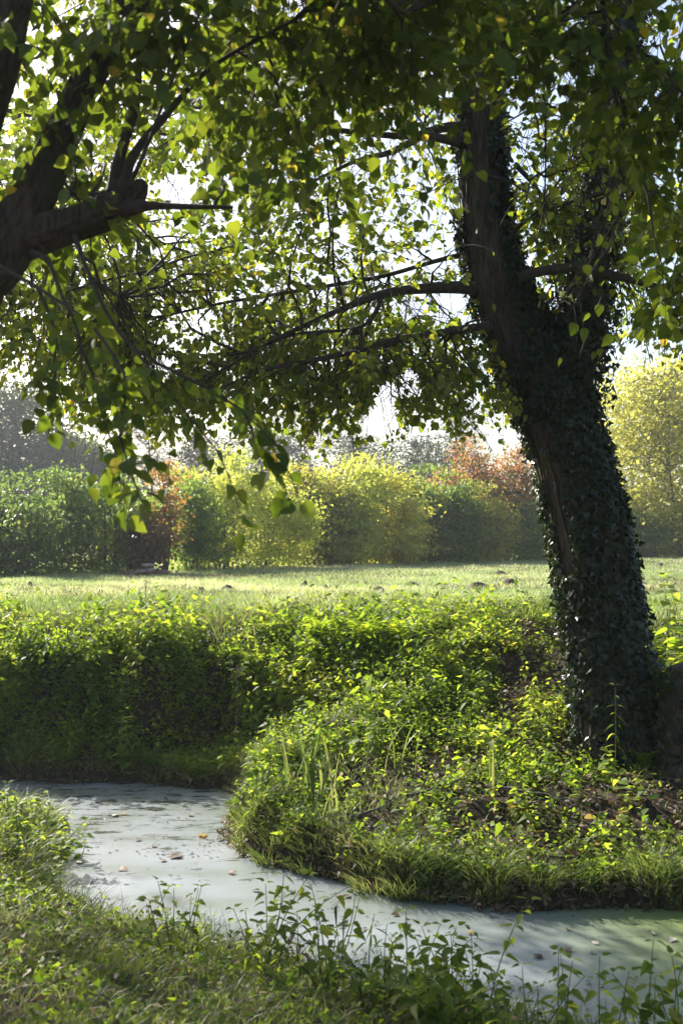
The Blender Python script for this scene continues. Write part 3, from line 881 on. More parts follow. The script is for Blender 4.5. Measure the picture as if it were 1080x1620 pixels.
# ---- a fourth lime on the far bank at the left, outside the frame, whose outer boughs fill the middle left
DB = np.array((-7.6, 12.2, h1(-7.6, 12.2) - .05))
limeD = thing('lime_tree', 'lime tree beyond the left edge whose fine leafy outer boughs hang over the dark bank', 'tree', DB)
D_TR = [(-7.6, 12.2, 1.0, .30), (-7.6, 12.2, 2.2, .22), (-7.5, 12.1, 4.0, .19), (-7.4, 12, 6.0, .14), (-7.3, 12, 8.5, .06)]
V, T = limb(D_TR, sides=40, rings=70, rough=.06, seed=111, ridge=.012, ridge_n=18)
obj('trunk', V, T, M_BARK, limeD, DB, smooth=True)
D_BR = [
    [(-7.5, 12.1, 4.2, .09), (*at(-60, 470, 11.6), .05), (*at(90, 480, 11), .03), (*at(220, 540, 10.5), .012)],
    [(-7.4, 12.0, 5.4, .09), (*at(-40, 330, 11.8), .05), (*at(120, 340, 11), .03), (*at(300, 400, 10.5), .012)],
    [(-7.4, 12.0, 6.6, .09), (*at(-20, 180, 11.8), .05), (*at(150, 200, 11.4), .03), (*at(330, 220, 11), .012)],
    [(-7.3, 12.0, 7.6, .07), (-5.2, 11.6, 8.4, .03), (-3.0, 10.6, 8.6, .012)],
    [(-7.4, 12.0, 5.0, .09), (-4.6, 10.6, 5.4, .06), (*at(60, 400, 9.0), .03), (*at(190, 470, 8.4), .012)],
]
for k, b in enumerate(D_BR):
    V, T = limb(b, sides=10, rings=30, rough=.12, seed=121 + k)
    obj('branch', V, T, M_TWIG, limeD, DB, smooth=True)
tg = np.concatenate([ball(64, (-3.0, 10.9, 5.7), (2.2, 1.6, 1.6)), ball(18, (-1.9, 8.7, 4.7), (1.5, 1.2, 1.1)), ball(16, (-2.9, 10.2, 4.2), (.8, .8, .6)), ball(30, (-2.1, 9.6, 3.7), (1.1, 1.0, .45)), ball(36, (-4.3, 8.6, 5.6), (1.7, 1.7, 1.4)), ball(40, (-6.8, 11.8, 6.6), (2.4, 2.2, 2.2))])  # cluster left of the pond is mostly unseen, added to shade the near bank
secD = sprout(D_BR + [D_TR[2:]], tg)
twD = twigs_on(secD, 8, .35, .8); twD = twD[trimmed(twD[:, -1], 20)]
LD = leaves_on(twD, 10, .058); LD = keep(LD, trimmed(LD[0]))
secD = secD[trimmed(secD[:, -1], 20)]
V, T, C = join(tubes(secD, np.full(len(secD), .014), np.full(len(secD), .004), 4), tubes(twD, np.full(len(twD), .0045), np.full(len(twD), .002), 3))
obj('twigs', V, T, M_TWIG, limeD, DB, tint=C, kind='stuff')
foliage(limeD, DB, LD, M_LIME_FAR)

# ---- ivy on the trunk
tr = spline(TRUNK, 400); fk = spline(FORK, 200)


def ivy_on(c, n, lo, hi, bare, out=.03, fringe=.06):
    k = (lo + (hi - lo) * rng.random(n)) * (len(c) - 1)
    k = k.astype(int)
    a = rng.random(n) * 2 * np.pi                 # 0 = towards image right, pi/2 = towards the camera
    P0, r = c[k, :3], c[k, 3]
    Tn = norm(np.gradient(c[:, :3], axis=0))[k]
    X = norm(np.array((1., 0, 0)) - Tn * Tn[:, :1]); Yv = np.cross(Tn, X)
    ca, sa = np.cos(a), np.sin(a)
    Rd = X * ca[:, None] - np.abs(1) * (Yv * -sa[:, None]) * -1.0
    f = Rd[:, 1] < 0
    patch = fbm(a * 1.6, k * .035, 71)
    ok = patch > bare(k / (len(c) - 1), Rd)
    P = P0 + Rd * (r * 1.03 + out + fringe * rng.random(n) ** 3)[:, None]
    D = norm(-Tn * .8 + rng.normal(0, .6, P.shape) + Rd * .15)
    N = norm(Rd + rng.normal(0, .55, P.shape) + np.array((0, 0, .25)))
    S = .038 * np.exp(.40 * rng.normal(0, 1, n).clip(-1.6, 1.8))
    P = P + Rd * (.16 * np.maximum(fbm(a * 2.2 + 4, k * .06, 73) - .52, 0) * rng.random(n))[:, None]
    return P[ok], D[ok], N[ok], S[ok]


def bare_trunk(t, Rd):
    # bark shows in a strip along the left of the side towards the camera, wide higher up
    side = Rd[:, 0]; front = Rd[:, 1] < .35
    y = np.interp(t, np.linspace(0, 1, len(tr)), project(tr[:, :3])[1])
    wid = np.interp(y, [150, 300, 420, 520, 640, 760, 860, 960, 1100, 1200], [1.7, 1.45, 1.1, .72, .48, .40, .30, .12, .06, .30])
    strip = front & (side < -.92 + wid) & (side > -.90)
    v = np.full(len(t), .30)
    v[strip] = .57
    v[(y < 330) & (Rd[:, 0] < .55)] = .66
    v[y < 120] = .8
    v[(y > 900) & (y < 1130)] = .10
    return v


L1 = ivy_on(tr, 33000, .0, .74, bare_trunk)
L2 = ivy_on(fk, 12000, .02, .72, lambda t, Rd: np.full(len(t), .05), fringe=.17)
LI = cat(L1, L2)
IB = TB + np.array((0, -.42, .05)); IB[2] = h1(IB[0], IB[1])
ivy = thing('ivy_plant', 'dark glossy ivy climbing all over the leaning trunk of the lime tree', 'ivy', IB)
vines = []
for k in range(16):
    a0 = rng.random() * 2 * np.pi; n = 40
    idx = np.linspace(5, 150 + 140 * rng.random(), n).astype(int)
    a = a0 + np.cumsum(rng.normal(0, .06, n))
    X = np.stack([np.cos(a), -np.sin(a), np.zeros(n)], -1)
    vines.append(tr[idx, :3] + X * (tr[idx, 3] * 1.04 + .015)[:, None])
vines = np.stack(vines)
V, T, C = tubes(vines, .012 + .008 * rng.random(16), np.full(16, .004), 5)
obj('vine_stems', V, T, M_TWIG, ivy, IB, tint=C)
LEAFSETS.append(dict(tree=ivy, base=IB, L=LI, mat=M_IVY, hi=IVY, lo=IVY, single=300, zone=None))

# ---- which leaves show largest: a coarse depth map decides which single leaves are in view
CELL = 5.0
GW, GH = int(1080 / CELL) + 1, int(1620 / CELL) + 1
zb = np.full((GH, GW), 1e9)
for s in LEAFSETS:
    P, D, N, S = s['L']
    Cn = P + norm(D) * (S * .45)[:, None]
    x, y = project(Cn)
    s['xy'] = (x, y, Cn[:, 1])
    rad = S * .3 * FPX / np.maximum(Cn[:, 1], .3)
    for ox, oy in ((0, 0), (.7, 0), (-.7, 0), (0, .7), (0, -.7)):
        cx = ((x + ox * rad) / CELL).astype(int); cy = ((y + oy * rad) / CELL).astype(int)
        ok = (cx >= 0) & (cx < GW) & (cy >= 0) & (cy < GH) & (Cn[:, 1] > .3)
        np.minimum.at(zb, (cy[ok], cx[ok]), Cn[ok, 1])
# the trunks hide leaves as well
for c in (tr, fk):
    x, y = project(c[:, :3])
    for k in range(len(c)):
        hw = c[k, 3] * FPX / c[k, 1] * .85
        a, b = int((x[k] - hw) / CELL), int((x[k] + hw) / CELL)
        r_ = int(y[k] / CELL)
        if 0 <= r_ < GH:
            a = max(a, 0); b = min(b, GW - 1)
            if b >= a: zb[r_, a:b + 1] = np.minimum(zb[r_, a:b + 1], c[k, 1] - c[k, 3])
for s in LEAFSETS:
    P, D, N, S = s['L']
    x, y, z = s['xy']
    inside = (x > 6) & (x < 1074) & (y > 6) & (y < 1614) & (z > .3)
    cx = np.clip((x / CELL).astype(int), 0, GW - 1); cy = np.clip((y / CELL).astype(int), 0, GH - 1)
    vis = inside & (z <= zb[cy, cx] + .03)
    X_, D_, N_ = frames(D, N)
    facing = np.abs((N_ * norm(P - np.array((0, 0, EYE)))).sum(1))
    score = np.where(vis, S / np.maximum(z, .3) * (.35 + facing), 0)
    order = np.argsort(-score)[:s['single']]
    order = order[score[order] > 0]
    sel = np.zeros(len(P), bool); sel[order] = True
    leaf_objects(s['hi'], s['mat'], P[sel], D[sel], N[sel], S[sel], s['tree'], s['base'])
    r_ = ~sel
    big = r_ & (S / np.maximum(z, .3) * FPX > 22)          # nearer leaves keep the fuller outline
    lowm = r_ & ~big
    parts = []
    if big.any(): parts.append(scatter(s['hi'], P[big], D[big], N[big], S[big], rng.random(big.sum())))
    if lowm.any(): parts.append(scatter(s['lo'], P[lowm], D[lowm], N[lowm], S[lowm], rng.random(lowm.sum())))
    V, T, C = join(*parts)
    obj('foliage', V, T, s['mat'], s['tree'], s['base'], tint=C, kind='stuff')


# ------------------------------------------------------------------ hedge and trees beyond the meadow
def hedge_mat(name, c, glow=3.0, mix=.52):
    return leaf_mat(name, c, glow=glow, mix=mix, warm=(1.02, 1.0, .5), patch=.45, patch_scale=1.6)


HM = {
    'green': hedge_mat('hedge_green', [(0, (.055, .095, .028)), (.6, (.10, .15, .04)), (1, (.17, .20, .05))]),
    'dark': hedge_mat('hedge_shade_tint', [(0, (.04, .07, .03)), (.6, (.08, .12, .045)), (1, (.16, .17, .06))]),  # shade on the left end of the hedge, put into the leaf colour
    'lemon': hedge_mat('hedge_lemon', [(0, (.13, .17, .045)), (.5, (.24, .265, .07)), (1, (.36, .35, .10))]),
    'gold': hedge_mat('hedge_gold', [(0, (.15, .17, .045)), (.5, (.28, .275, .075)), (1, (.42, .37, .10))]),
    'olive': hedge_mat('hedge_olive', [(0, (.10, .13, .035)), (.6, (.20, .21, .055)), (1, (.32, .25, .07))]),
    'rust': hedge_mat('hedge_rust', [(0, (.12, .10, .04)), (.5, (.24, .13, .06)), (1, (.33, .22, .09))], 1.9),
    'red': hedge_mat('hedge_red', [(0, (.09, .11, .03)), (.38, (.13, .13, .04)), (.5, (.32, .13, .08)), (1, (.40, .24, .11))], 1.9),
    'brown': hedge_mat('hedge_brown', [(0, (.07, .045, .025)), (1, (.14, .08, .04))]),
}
M_GREYBARK = plain_mat('grey_bark', (.05, .045, .04), (.10, .09, .08), 12)


def broad_tree(name, label, cat_, x, y, h, wd, mat, n, size, group=None, low=.05, stems=3, clumps=50, sig=.26, base_z=None, trunk_r=.035, dep=None, leaders=0):
    b = np.array((x, y, h1(x, y) - .02 if base_z is None else base_z))
    t = thing(name, label, cat_, b, group)
    mains = []
    for k in range(stems):
        a = rng.random() * 6.28; rr = .10 * wd * rng.random()
        p0 = b + np.array((math.cos(a) * rr, math.sin(a) * rr, -.03))
        p1 = p0 + np.array((rng.normal(0, .06 * wd), rng.normal(0, .06 * wd), h * .45))
        p2 = p0 + np.array((rng.normal(0, .13 * wd), rng.normal(0, .13 * wd), h * (.80 + .15 * rng.random())))
        m = [(*p0, trunk_r), (*p1, trunk_r * .7), (*p2, trunk_r * .2)]
        mains.append(m)
        V, T = limb(m, sides=7, rings=14, rough=.1, seed=int(rng.integers(1e5)))
        obj('trunk', V, T, M_GREYBARK, t, b, smooth=True)
    dep = dep or wd * .8
    if leaders:
        nl_ = leaders
        lx = rng.uniform(-.5, .5, nl_) * wd * .85; ly = rng.uniform(-.5, .5, nl_) * dep * .7
        lh = h * (1.02 - .42 * (np.abs(lx) / (wd * .5)) ** 1.5) * rng.uniform(.66, 1.08, nl_)
        q_ = rng.integers(0, nl_, clumps); zc = rng.random(clumps) ** .85
        rad = np.abs(rng.normal(0, 1, clumps)) * wd * .19 * (1.12 - zc) ** .6; ang = rng.random(clumps) * 6.28
        Cc = b + np.stack([lx[q_] * (.55 + .45 * zc) + np.cos(ang) * rad, ly[q_] * (.55 + .45 * zc) + np.sin(ang) * rad, lh[q_] * (low + (1 - low) * zc)], -1)
    else:
        zc = rng.random(clumps) ** .9
        prof = np.sqrt(np.clip(1 - np.abs((zc - .42) / .62) ** 2.6, .06, 1)) * (.75 + .5 * rng.random(clumps))
        ang = rng.random(clumps) * 6.28; rad = np.sqrt(rng.random(clumps)) * prof
        Cc = b + np.stack([np.cos(ang) * rad * wd / 2, np.sin(ang) * rad * dep / 2, h * (low + (1 - low - .04) * zc) * (.90 + .16 * rng.random(clumps))], -1)
    sec = sprout(mains, Cc, K=5)
    V, T, C = tubes(sec, np.full(len(sec), trunk_r * .35), np.full(len(sec), .004), 3)
    obj('branches', V, T, M_GREYBARK, t, b, tint=C)
    k = rng.integers(0, clumps, n)
    P = Cc[k] + rng.normal(0, 1, (n, 3)) * np.array((sig * 1.5, sig * 1.5, sig * .55)) * (wd / 2.6) ** .5
    P[:, 2] = np.maximum(P[:, 2], b[2] + .05)
    D = norm(rng.normal(0, 1, (n, 3)) + np.array((0, 0, -.5)) + (P - b) * np.array((.4, .4, 0)))
    N = norm(rng.normal(0, .7, (n, 3)) + np.array((0, 0, .8)))
    V, T, C = scatter(DIAMOND, P, D, N, size * (.6 + .7 * rng.random(n)), np.clip(.6 * rng.random(clumps)[k] + .4 * rng.random(n), 0, .999))
    obj('crown', V, T, mat, t, b, tint=C)
    return t


# pixel x of the tree, pixel y of its top, pixel width, leaf colour; the row runs away to the right
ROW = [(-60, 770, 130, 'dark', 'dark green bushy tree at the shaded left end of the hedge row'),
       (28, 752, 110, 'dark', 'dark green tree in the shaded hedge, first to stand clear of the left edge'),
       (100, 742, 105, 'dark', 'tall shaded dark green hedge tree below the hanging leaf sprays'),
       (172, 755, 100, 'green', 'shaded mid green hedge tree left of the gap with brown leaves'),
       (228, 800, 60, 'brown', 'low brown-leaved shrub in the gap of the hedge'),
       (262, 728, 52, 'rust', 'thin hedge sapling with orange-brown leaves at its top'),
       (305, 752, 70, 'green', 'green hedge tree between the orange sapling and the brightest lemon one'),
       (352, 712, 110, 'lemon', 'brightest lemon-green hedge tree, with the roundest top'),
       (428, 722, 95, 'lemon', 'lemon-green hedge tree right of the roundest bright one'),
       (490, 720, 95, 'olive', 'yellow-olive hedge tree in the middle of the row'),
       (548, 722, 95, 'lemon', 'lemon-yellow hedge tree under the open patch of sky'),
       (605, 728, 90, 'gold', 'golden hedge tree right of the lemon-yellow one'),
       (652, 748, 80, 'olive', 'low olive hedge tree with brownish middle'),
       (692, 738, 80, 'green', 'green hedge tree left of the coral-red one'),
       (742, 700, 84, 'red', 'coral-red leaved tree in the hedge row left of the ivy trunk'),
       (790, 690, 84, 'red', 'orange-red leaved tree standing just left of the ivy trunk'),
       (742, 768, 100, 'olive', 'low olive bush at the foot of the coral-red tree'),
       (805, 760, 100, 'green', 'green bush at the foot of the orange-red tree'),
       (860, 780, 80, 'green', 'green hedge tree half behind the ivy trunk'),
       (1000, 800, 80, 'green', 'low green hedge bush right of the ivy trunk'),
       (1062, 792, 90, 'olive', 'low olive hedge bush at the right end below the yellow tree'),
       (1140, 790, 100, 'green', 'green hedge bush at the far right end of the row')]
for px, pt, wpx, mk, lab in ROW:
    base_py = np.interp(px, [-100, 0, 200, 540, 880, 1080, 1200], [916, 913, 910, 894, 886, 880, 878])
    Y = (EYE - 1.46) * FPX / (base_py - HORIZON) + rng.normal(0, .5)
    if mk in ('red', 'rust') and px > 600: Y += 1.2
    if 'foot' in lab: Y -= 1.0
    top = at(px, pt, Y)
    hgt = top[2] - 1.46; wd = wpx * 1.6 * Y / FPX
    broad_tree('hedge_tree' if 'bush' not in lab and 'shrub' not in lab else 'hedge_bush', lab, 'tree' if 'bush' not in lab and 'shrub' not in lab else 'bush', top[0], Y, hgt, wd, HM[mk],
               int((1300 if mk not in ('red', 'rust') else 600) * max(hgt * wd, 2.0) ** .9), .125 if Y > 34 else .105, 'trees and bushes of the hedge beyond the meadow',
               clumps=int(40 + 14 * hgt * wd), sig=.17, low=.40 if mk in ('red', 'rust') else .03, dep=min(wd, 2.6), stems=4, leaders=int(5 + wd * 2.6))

# the large yellow tree at the right, behind the hedge
broad_tree('yellow_tree', 'large round yellow tree rising right of the ivy-clad trunk', 'tree', at(1078, 0, 50)[0], 50, at(0, 572, 50)[2] - 1.45, 9.0,
           leaf_mat('yellow_tree_leaf', [(0, (.15, .16, .05)), (.5, (.26, .26, .09)), (1, (.38, .36, .14))], glow=2.6, mix=.48, warm=(1.0, 1.0, .42), patch=.3, patch_scale=.8), 36000, .20, stems=2, clumps=240, sig=.40, low=.1, trunk_r=.14)
# hazy tall trees far left
FT = leaf_mat('far_tree_leaf', [(0, (.03, .055, .025)), (.7, (.055, .085, .035)), (1, (.09, .11, .045))], glow=2.2, mix=.4)
for px, pt, wd, Y, lab in ((20, 590, 9, 74, 'tall hazy blue-green tree far off at the left edge'), (-70, 560, 10, 76, 'hazy far tree cut by the left edge behind the tallest one'), (100, 690, 7, 78, 'lower hazy tree far off to the right of the tall blue-green one'),
                           (160, 715, 6, 80, 'small hazy tree far off above the shaded hedge'), (330, 690, 7, 84, 'faint hazy tree far behind the roundest lemon tree'), (440, 680, 8, 86, 'faint hazy tree far behind the middle of the hedge'),
                           (585, 700, 8, 84, 'faint wide hazy tree far behind the golden hedge tree'), (690, 690, 7, 86, 'faint hazy tree far behind the coral-red tree')):
    broad_tree('far_tree', lab, 'tree', at(px, 0, Y)[0], Y, at(0, pt, Y)[2] - 1.45, wd, FT, 22000 if px < 200 else 6500, .23, 'hazy far trees', stems=2, clumps=150, sig=.34, low=.1, trunk_r=.16)


# thin bare trees behind the hedge
def bare_tree(px, pt, Y, wd, lab):
    b = np.array((at(px, 0, Y)[0], Y, h1(at(px, 0, Y)[0], Y) - .05)); h = at(0, pt, Y)[2] - b[2]
    t = thing('bare_tree', lab, 'tree', b, 'thin bare trees behind the hedge')
    m = [(*b, .11), (*(b + np.array((.2, 0, h * .5))), .07), (*(b + np.array((-.1, .1, h))), .015)]
    V, T = limb(m, sides=7, rings=20, seed=px)
    obj('trunk', V, T, M_GREYBARK, t, b, smooth=True)
    tgt = b + np.stack([rng.normal(0, wd * .26, 80), rng.normal(0, wd * .26, 80), h * (.35 + .63 * rng.random(80))], -1)
    sec = sprout([m], tgt, lift=-.1)
    tw = twigs_on(sec, 14, .4, 1.1, droop=-.15, down=.5)
    V, T, C = join(tubes(sec, np.full(len(sec), .026), np.full(len(sec), .010), 3), tubes(tw, np.full(len(tw), .010), np.full(len(tw), .005), 3))
    obj('branches', V, T, M_GREYBARK, t, b, tint=C)


for px, pt, wd, lab in ((235, 665, 4, 'bare grey tree behind the hedge above the brown gap'), (300, 690, 4, 'short bare tree behind the hedge near the orange sapling'), (415, 670, 5, 'bare tree with spreading twigs behind the lemon-green trees'),
                        (480, 655, 5, 'tallest bare tree behind the middle of the hedge'), (560, 690, 4, 'bare tree behind the hedge under the open sky'), (660, 690, 5, 'bare tree behind the hedge left of the coral-red one'),
                        (720, 650, 5, 'bare tree rising behind the coral-red tree')):
    bare_tree(px, pt, 62, wd, lab)

# ------------------------------------------------------------------ grass, ground cover, litter
def blades(P, H, W, bend, tint, seg=2, lean=None):
    n = len(P)
    a = rng.random(n) * 2 * np.pi
    d = np.stack([np.cos(a), np.sin(a), np.zeros(n)], -1)
    if lean is not None: d = norm(d + lean)
    s = np.stack([-d[:, 1], d[:, 0], np.zeros(n)], -1)
    a2 = rng.random(n) * 2 * np.pi
    s = np.stack([np.cos(a2), np.sin(a2), np.zeros(n)], -1)
    lv = np.linspace(0, 1, seg + 1)
    rows = []
    for k, t in enumerate(lv):
        c = P + np.array((0, 0, 1.)) * (H * (t - .25 * bend * t * t))[:, None] + d * (H * bend * t * t)[:, None]
        wv = W * (1 - t ** 1.5) * (1.0 if k else .8)
        if k < seg: rows += [c - s * wv[:, None] / 2, c + s * wv[:, None] / 2]
        else: rows.append(c)
    V = np.stack(rows, 1); m = V.shape[1]
    tt = []
    for k in range(seg - 1): tt += [(2 * k, 2 * k + 1, 2 * k + 3), (2 * k, 2 * k + 3, 2 * k + 2)]
    tt.append((2 * seg - 2, 2 * seg - 1, 2 * seg))
    T = np.array(tt)[None] + (np.arange(n) * m)[:, None, None]
    return V.reshape(-1, 3), T.reshape(-1, 3), np.repeat(tint, m)


def on_land(n, x0, x1, y0, y1, dens=None, dmin=.02):
    x = x0 + (x1 - x0) * rng.random(n); y = y0 + (y1 - y0) * rng.random(n)
    if dens is not None:
        k = rng.random(n) < dens(x, y); x, y = x[k], y[k]
    d = shore(x, y); k = d > dmin
    x, y, d = x[k], y[k], d[k]
    return np.stack([x, y, height(x, y, d)], -1), d


def in_view(P, m=140):
    x, y = project(P)
    return (x > -m) & (x < 1080 + m) & (y < 1620 + m) & (P[:, 1] > 1.5)


# meadow: denser near, thinner far
u = rng.random(190000)
Ym = 13.0 * (52.0 / 13.0) ** (u ** 1.0)
Xm = (rng.random(len(Ym)) - .5) * 2 * (Ym * .36 + .8)
d = shore(Xm, Ym)
Pm = np.stack([Xm, Ym, height(Xm, Ym, d)], -1)
tuft = fbm(Xm * .8, Ym * .8, 55, 3)
mown = sstep(14.2, 15.5, Ym)
Hm = (.08 + .14 * rng.random(len(Ym)) ** 2 + .18 * np.maximum(tuft - .52, 0) * 3) * (1.2 - .68 * mown)
V, T, C = blades(Pm, Hm, (.006 + Ym * .00042) * rng.uniform(.7, 1.4, len(Ym)), .25 + .5 * rng.random(len(Ym)), rng.random(len(Ym)) * .4 + .6 * sstep(.35, .65, fbm(Xm * .5 + 9, Ym * .25, 66)), 2)
o = obj('meadow_grass', V, T, M_MEADOW, tint=C, kind='stuff')
tag(o, 'pale sunlit mown grass covering the meadow up to the hedge', 'grass')

# dry thatch and bare patches in the mown grass
nt_ = 60000
Yh = 13.4 * (40.0 / 13.4) ** rng.random(nt_); Xh = (rng.random(nt_) - .5) * 2 * (Yh * .36 + .8)
kh = fbm(Xh * .55, Yh * .9, 141, 4) > .60
Xh, Yh = Xh[kh], Yh[kh]
Ph = np.stack([Xh, Yh, height(Xh, Yh) + .02], -1); nt_ = len(Xh)
V, T, C = blades(Ph, .05 + .09 * rng.random(nt_), (.008 + Yh * .0005), .8 + .9 * rng.random(nt_), rng.random(nt_), 2)
o = obj('dry_thatch', V, T, M_THATCH, tint=C, kind='stuff')
tag(o, 'brownish patches of dry cut grass lying in the meadow', 'dry grass')

# tall grass along the top of the bank
Pt, d = on_land(26000, -5, 7, 12.2, 14.6, lambda x, y: .25 + .9 * (fbm(x * .9, y * .9, 77) > .5) * np.where(x < 1, 1, .6))
V, T, C = blades(Pt, .13 + .22 * rng.random(len(Pt)) ** 1.5, np.full(len(Pt), .010), .3 + .7 * rng.random(len(Pt)), rng.random(len(Pt)), 3)
o = obj('bank_top_grass', V, T, M_GRASS, tint=C, kind='stuff')
tag(o, 'tall tufted grass fringe along the top of the bank', 'grass')


def far_land(x, y):
    return ~near_side(x, y)


def lit_right(x, y):
    return sstep(-1.2, .2, x)


# low leafy plants on the far bank
def cover(n, x0, x1, y0, y1, dens, hmin, hmax, size, per, tmpl):
    P, d = on_land(n, x0, x1, y0, y1, dens, .05)
    P = P[in_view(P)]
    m = len(P)
    H = hmin + (hmax - hmin) * rng.random(m) ** 1.6
    k = np.repeat(np.arange(m), per)
    t = np.tile((np.arange(per) + .5) / per, m)
    a = rng.random(m)[k] * 6.28 + np.tile(np.arange(per) * 2.4, m)
    rad = (.25 + .75 * t) * size * .6
    Dh = np.stack([np.cos(a), np.sin(a), np.zeros(len(a))], -1)
    Q = P[k] + Dh * rad[:, None] * .4 + np.array((0, 0, 1.)) * (H[k] * t)[:, None] + rng.normal(0, .012, (len(k), 3))
    D = norm(Dh + np.array((0, 0, -.25)) + rng.normal(0, .4, Q.shape))
    N = norm(np.array((0, 0, 1.)) + rng.normal(0, .6, Q.shape))
    S = size * (.6 + .7 * rng.random(len(k)))
    tint = np.clip(rng.random(m)[k] * .7 + .3 * rng.random(len(k)), 0, .999)
    return scatter(tmpl, Q, D, N, S, tint)


def dens_bank(x, y):
    f = fbm(x * 1.1, y * 1.1, 91)
    g_ = fbm(x * 2.6, y * 2.6, 92)
    base = np.where(far_land(x, y) & (y < 13.8), .06 + .94 * sstep(.40, .60, .55 * f + .45 * g_), 0)
    tree = np.exp(-(((x - 2.7) / .9) ** 2 + ((y - 8.9) / .8) ** 2))
    toe = sstep(.6, 1.3, x) * (1 - sstep(7.9, 8.8, y))
    return base * (1 - .75 * tree) * (1 - .5 * toe)


V1 = cover(27000, -4.6, 5.2, 6.8, 13.8, dens_bank, .02, .20, .036, 6, ROUND)
V2 = cover(17000, -4.6, 5.2, 6.8, 13.8, dens_bank, .04, .30, .046, 7, OVATE)
V3 = cover(1500, -4.6, 5.2, 6.8, 13.8, dens_bank, .10, .50, .095, 6, OVATE)
V4 = cover(2600, -4.8, 1.7, 10.7, 12.6, lambda x, y: (.06 + .94 * (fbm(x * 1.5, y * 1.5, 94) > .53)) * sstep(10.6, 11.9, y + .8 * (fbm(x * 1.1, y * .3, 87) - .4)), .12, .60, .085, 9, OVATE)
V5 = cover(9000, -4.8, 1.6, 10.3, 11.6, lambda x, y: .12 + .88 * (fbm(x * 1.9, y * 2.4, 96) > .49), .01, .17, .058, 7, OVATE)
V6 = cover(60000, -4.8, 5.0, 6.7, 11.2, lambda x, y: far_land(x, y) * (np.abs(shore(x, y) - .12) < .16) * (fbm(x * 1.7, y * 1.7, 89) > .42) * .7, .01, .16, .05, 5, OVATE)
V7 = cover(1500, -4.8, 1.2, 10.4, 11.9, lambda x, y: (fbm(x * 1.6, y * 1.6, 83) > .52) * .95 + .03, .12, .48, .075, 9, OVATE)
V, T, C = join(V1, V2, V3, V4, V5, V6, V7)
o = obj('ground_cover', V, T, M_COVER, tint=C, kind='stuff')
tag(o, 'low leafy weeds and ivy covering the slopes of the far bank', 'ground cover')

Pg, d = on_land(34000, -4.5, 5, 6.8, 13.2, lambda x, y: far_land(x, y) * (.14 + .86 * ((y < 10.3) & (x > -1) & (x < .7))) * (fbm(x * 1.6, y * 1.6, 93) > .40), .0)
Pg = Pg[in_view(Pg)]
V, T, C = blades(Pg, .06 + .16 * rng.random(len(Pg)) ** 1.5, np.full(len(Pg), .007), .4 + .8 * rng.random(len(Pg)), rng.random(len(Pg)), 3)
o = obj('bank_grass', V, T, M_GRASS, tint=C, kind='stuff')
tag(o, 'fine grass growing among the weeds on the sunlit bank', 'grass')

Pl, d = on_land(26000, -4.5, 5.2, 6.8, 13.2, lambda x, y: far_land(x, y) * (.45 + .55 * (x > 1.2)), .0)
Pl = Pl[in_view(Pl)]
nl = len(Pl)
V, T, C = scatter(OVATE, Pl + np.array((0, 0, .012)) + rng.random((nl, 1)) * np.array((0, 0, .04)), rng.normal(0, 1, (nl, 3)) * np.array((1, 1, .35)), norm(np.array((0, 0, 1.)) + rng.normal(0, .4, (nl, 3))), .045 + .04 * rng.random(nl), rng.random(nl))
ns = 90000
x = -4.6 + 9.6 * rng.random(ns); y = 6.6 + 4.4 * rng.random(ns); d = shore(x, y)
ks = (d > -.05) & (d < .16) & far_land(x, y)
x, y, d = x[ks], y[ks], d[ks]; ns = len(x)
gd = norm(np.stack([shore(x + .03, y) - shore(x - .03, y), shore(x, y + .03) - shore(x, y - .03), np.zeros(ns)], -1))
Ps = np.stack([x, y, np.maximum(height(x, y, d), 0) + .012 + .03 * rng.random(ns)], -1) - gd * .02
Vs, Ts, Cs = scatter(OVATE, Ps, rng.normal(0, 1, (ns, 3)), norm(np.array((0, 0, .7)) - gd + rng.normal(0, .5, (ns, 3))), .025 + .04 * rng.random(ns), rng.random(ns) * .9)
V, T, C = join((V, T, C), (Vs, Ts, Cs))
o = obj('leaf_litter', V, T, M_LITTER, tint=C, kind='stuff')
tag(o, 'brown fallen leaves lying on the soil of the bank', 'leaf litter')

# near bank: grass and weeds in front of the camera
Pn, d = on_land(105000, -3.6, 2.8, 2.6, 9.5, lambda x, y: near_side(x, y) * (.45 + .55 * (fbm(x * 1.5, y * 1.5, 95) > .42)), .0)
Pn = Pn[in_view(Pn)]
V, T, C = blades(Pn, .04 + .12 * rng.random(len(Pn)) ** 1.8, .004 + .004 * rng.random(len(Pn)), .5 + .9 * rng.random(len(Pn)), rng.random(len(Pn)) * .66, 3, lean=np.array((.35, -.2, 0)))
o = obj('near_bank_grass', V, T, M_GRASS, tint=C, kind='stuff')
tag(o, 'short rough grass on the near bank along the bottom of the view', 'grass')
V1 = cover(15000, -3.6, 2.8, 2.6, 9.5, lambda x, y: near_side(x, y) * (.3 + .7 * (fbm(x * 1.9, y * 1.9, 97) > .48)), .03, .18, .034, 6, OVATE)
V2 = cover(2500, -3.6, 2.8, 2.6, 9.5, lambda x, y: near_side(x, y) * (.3 + .7 * (fbm(x * 1.9, y * 1.9, 98) > .5)), .03, .15, .030, 5, ROUND)
V, T, C = join(V1, V2)
o = obj('near_bank_weeds', V, T, M_COVER, tint=C, kind='stuff')
tag(o, 'small-leaved weeds matted into the grass of the near bank', 'ground cover')
Pl, d = on_land(5000, -3.6, 2.8, 2.6, 7.5, lambda x, y: near_side(x, y), .0)
nl = len(Pl)
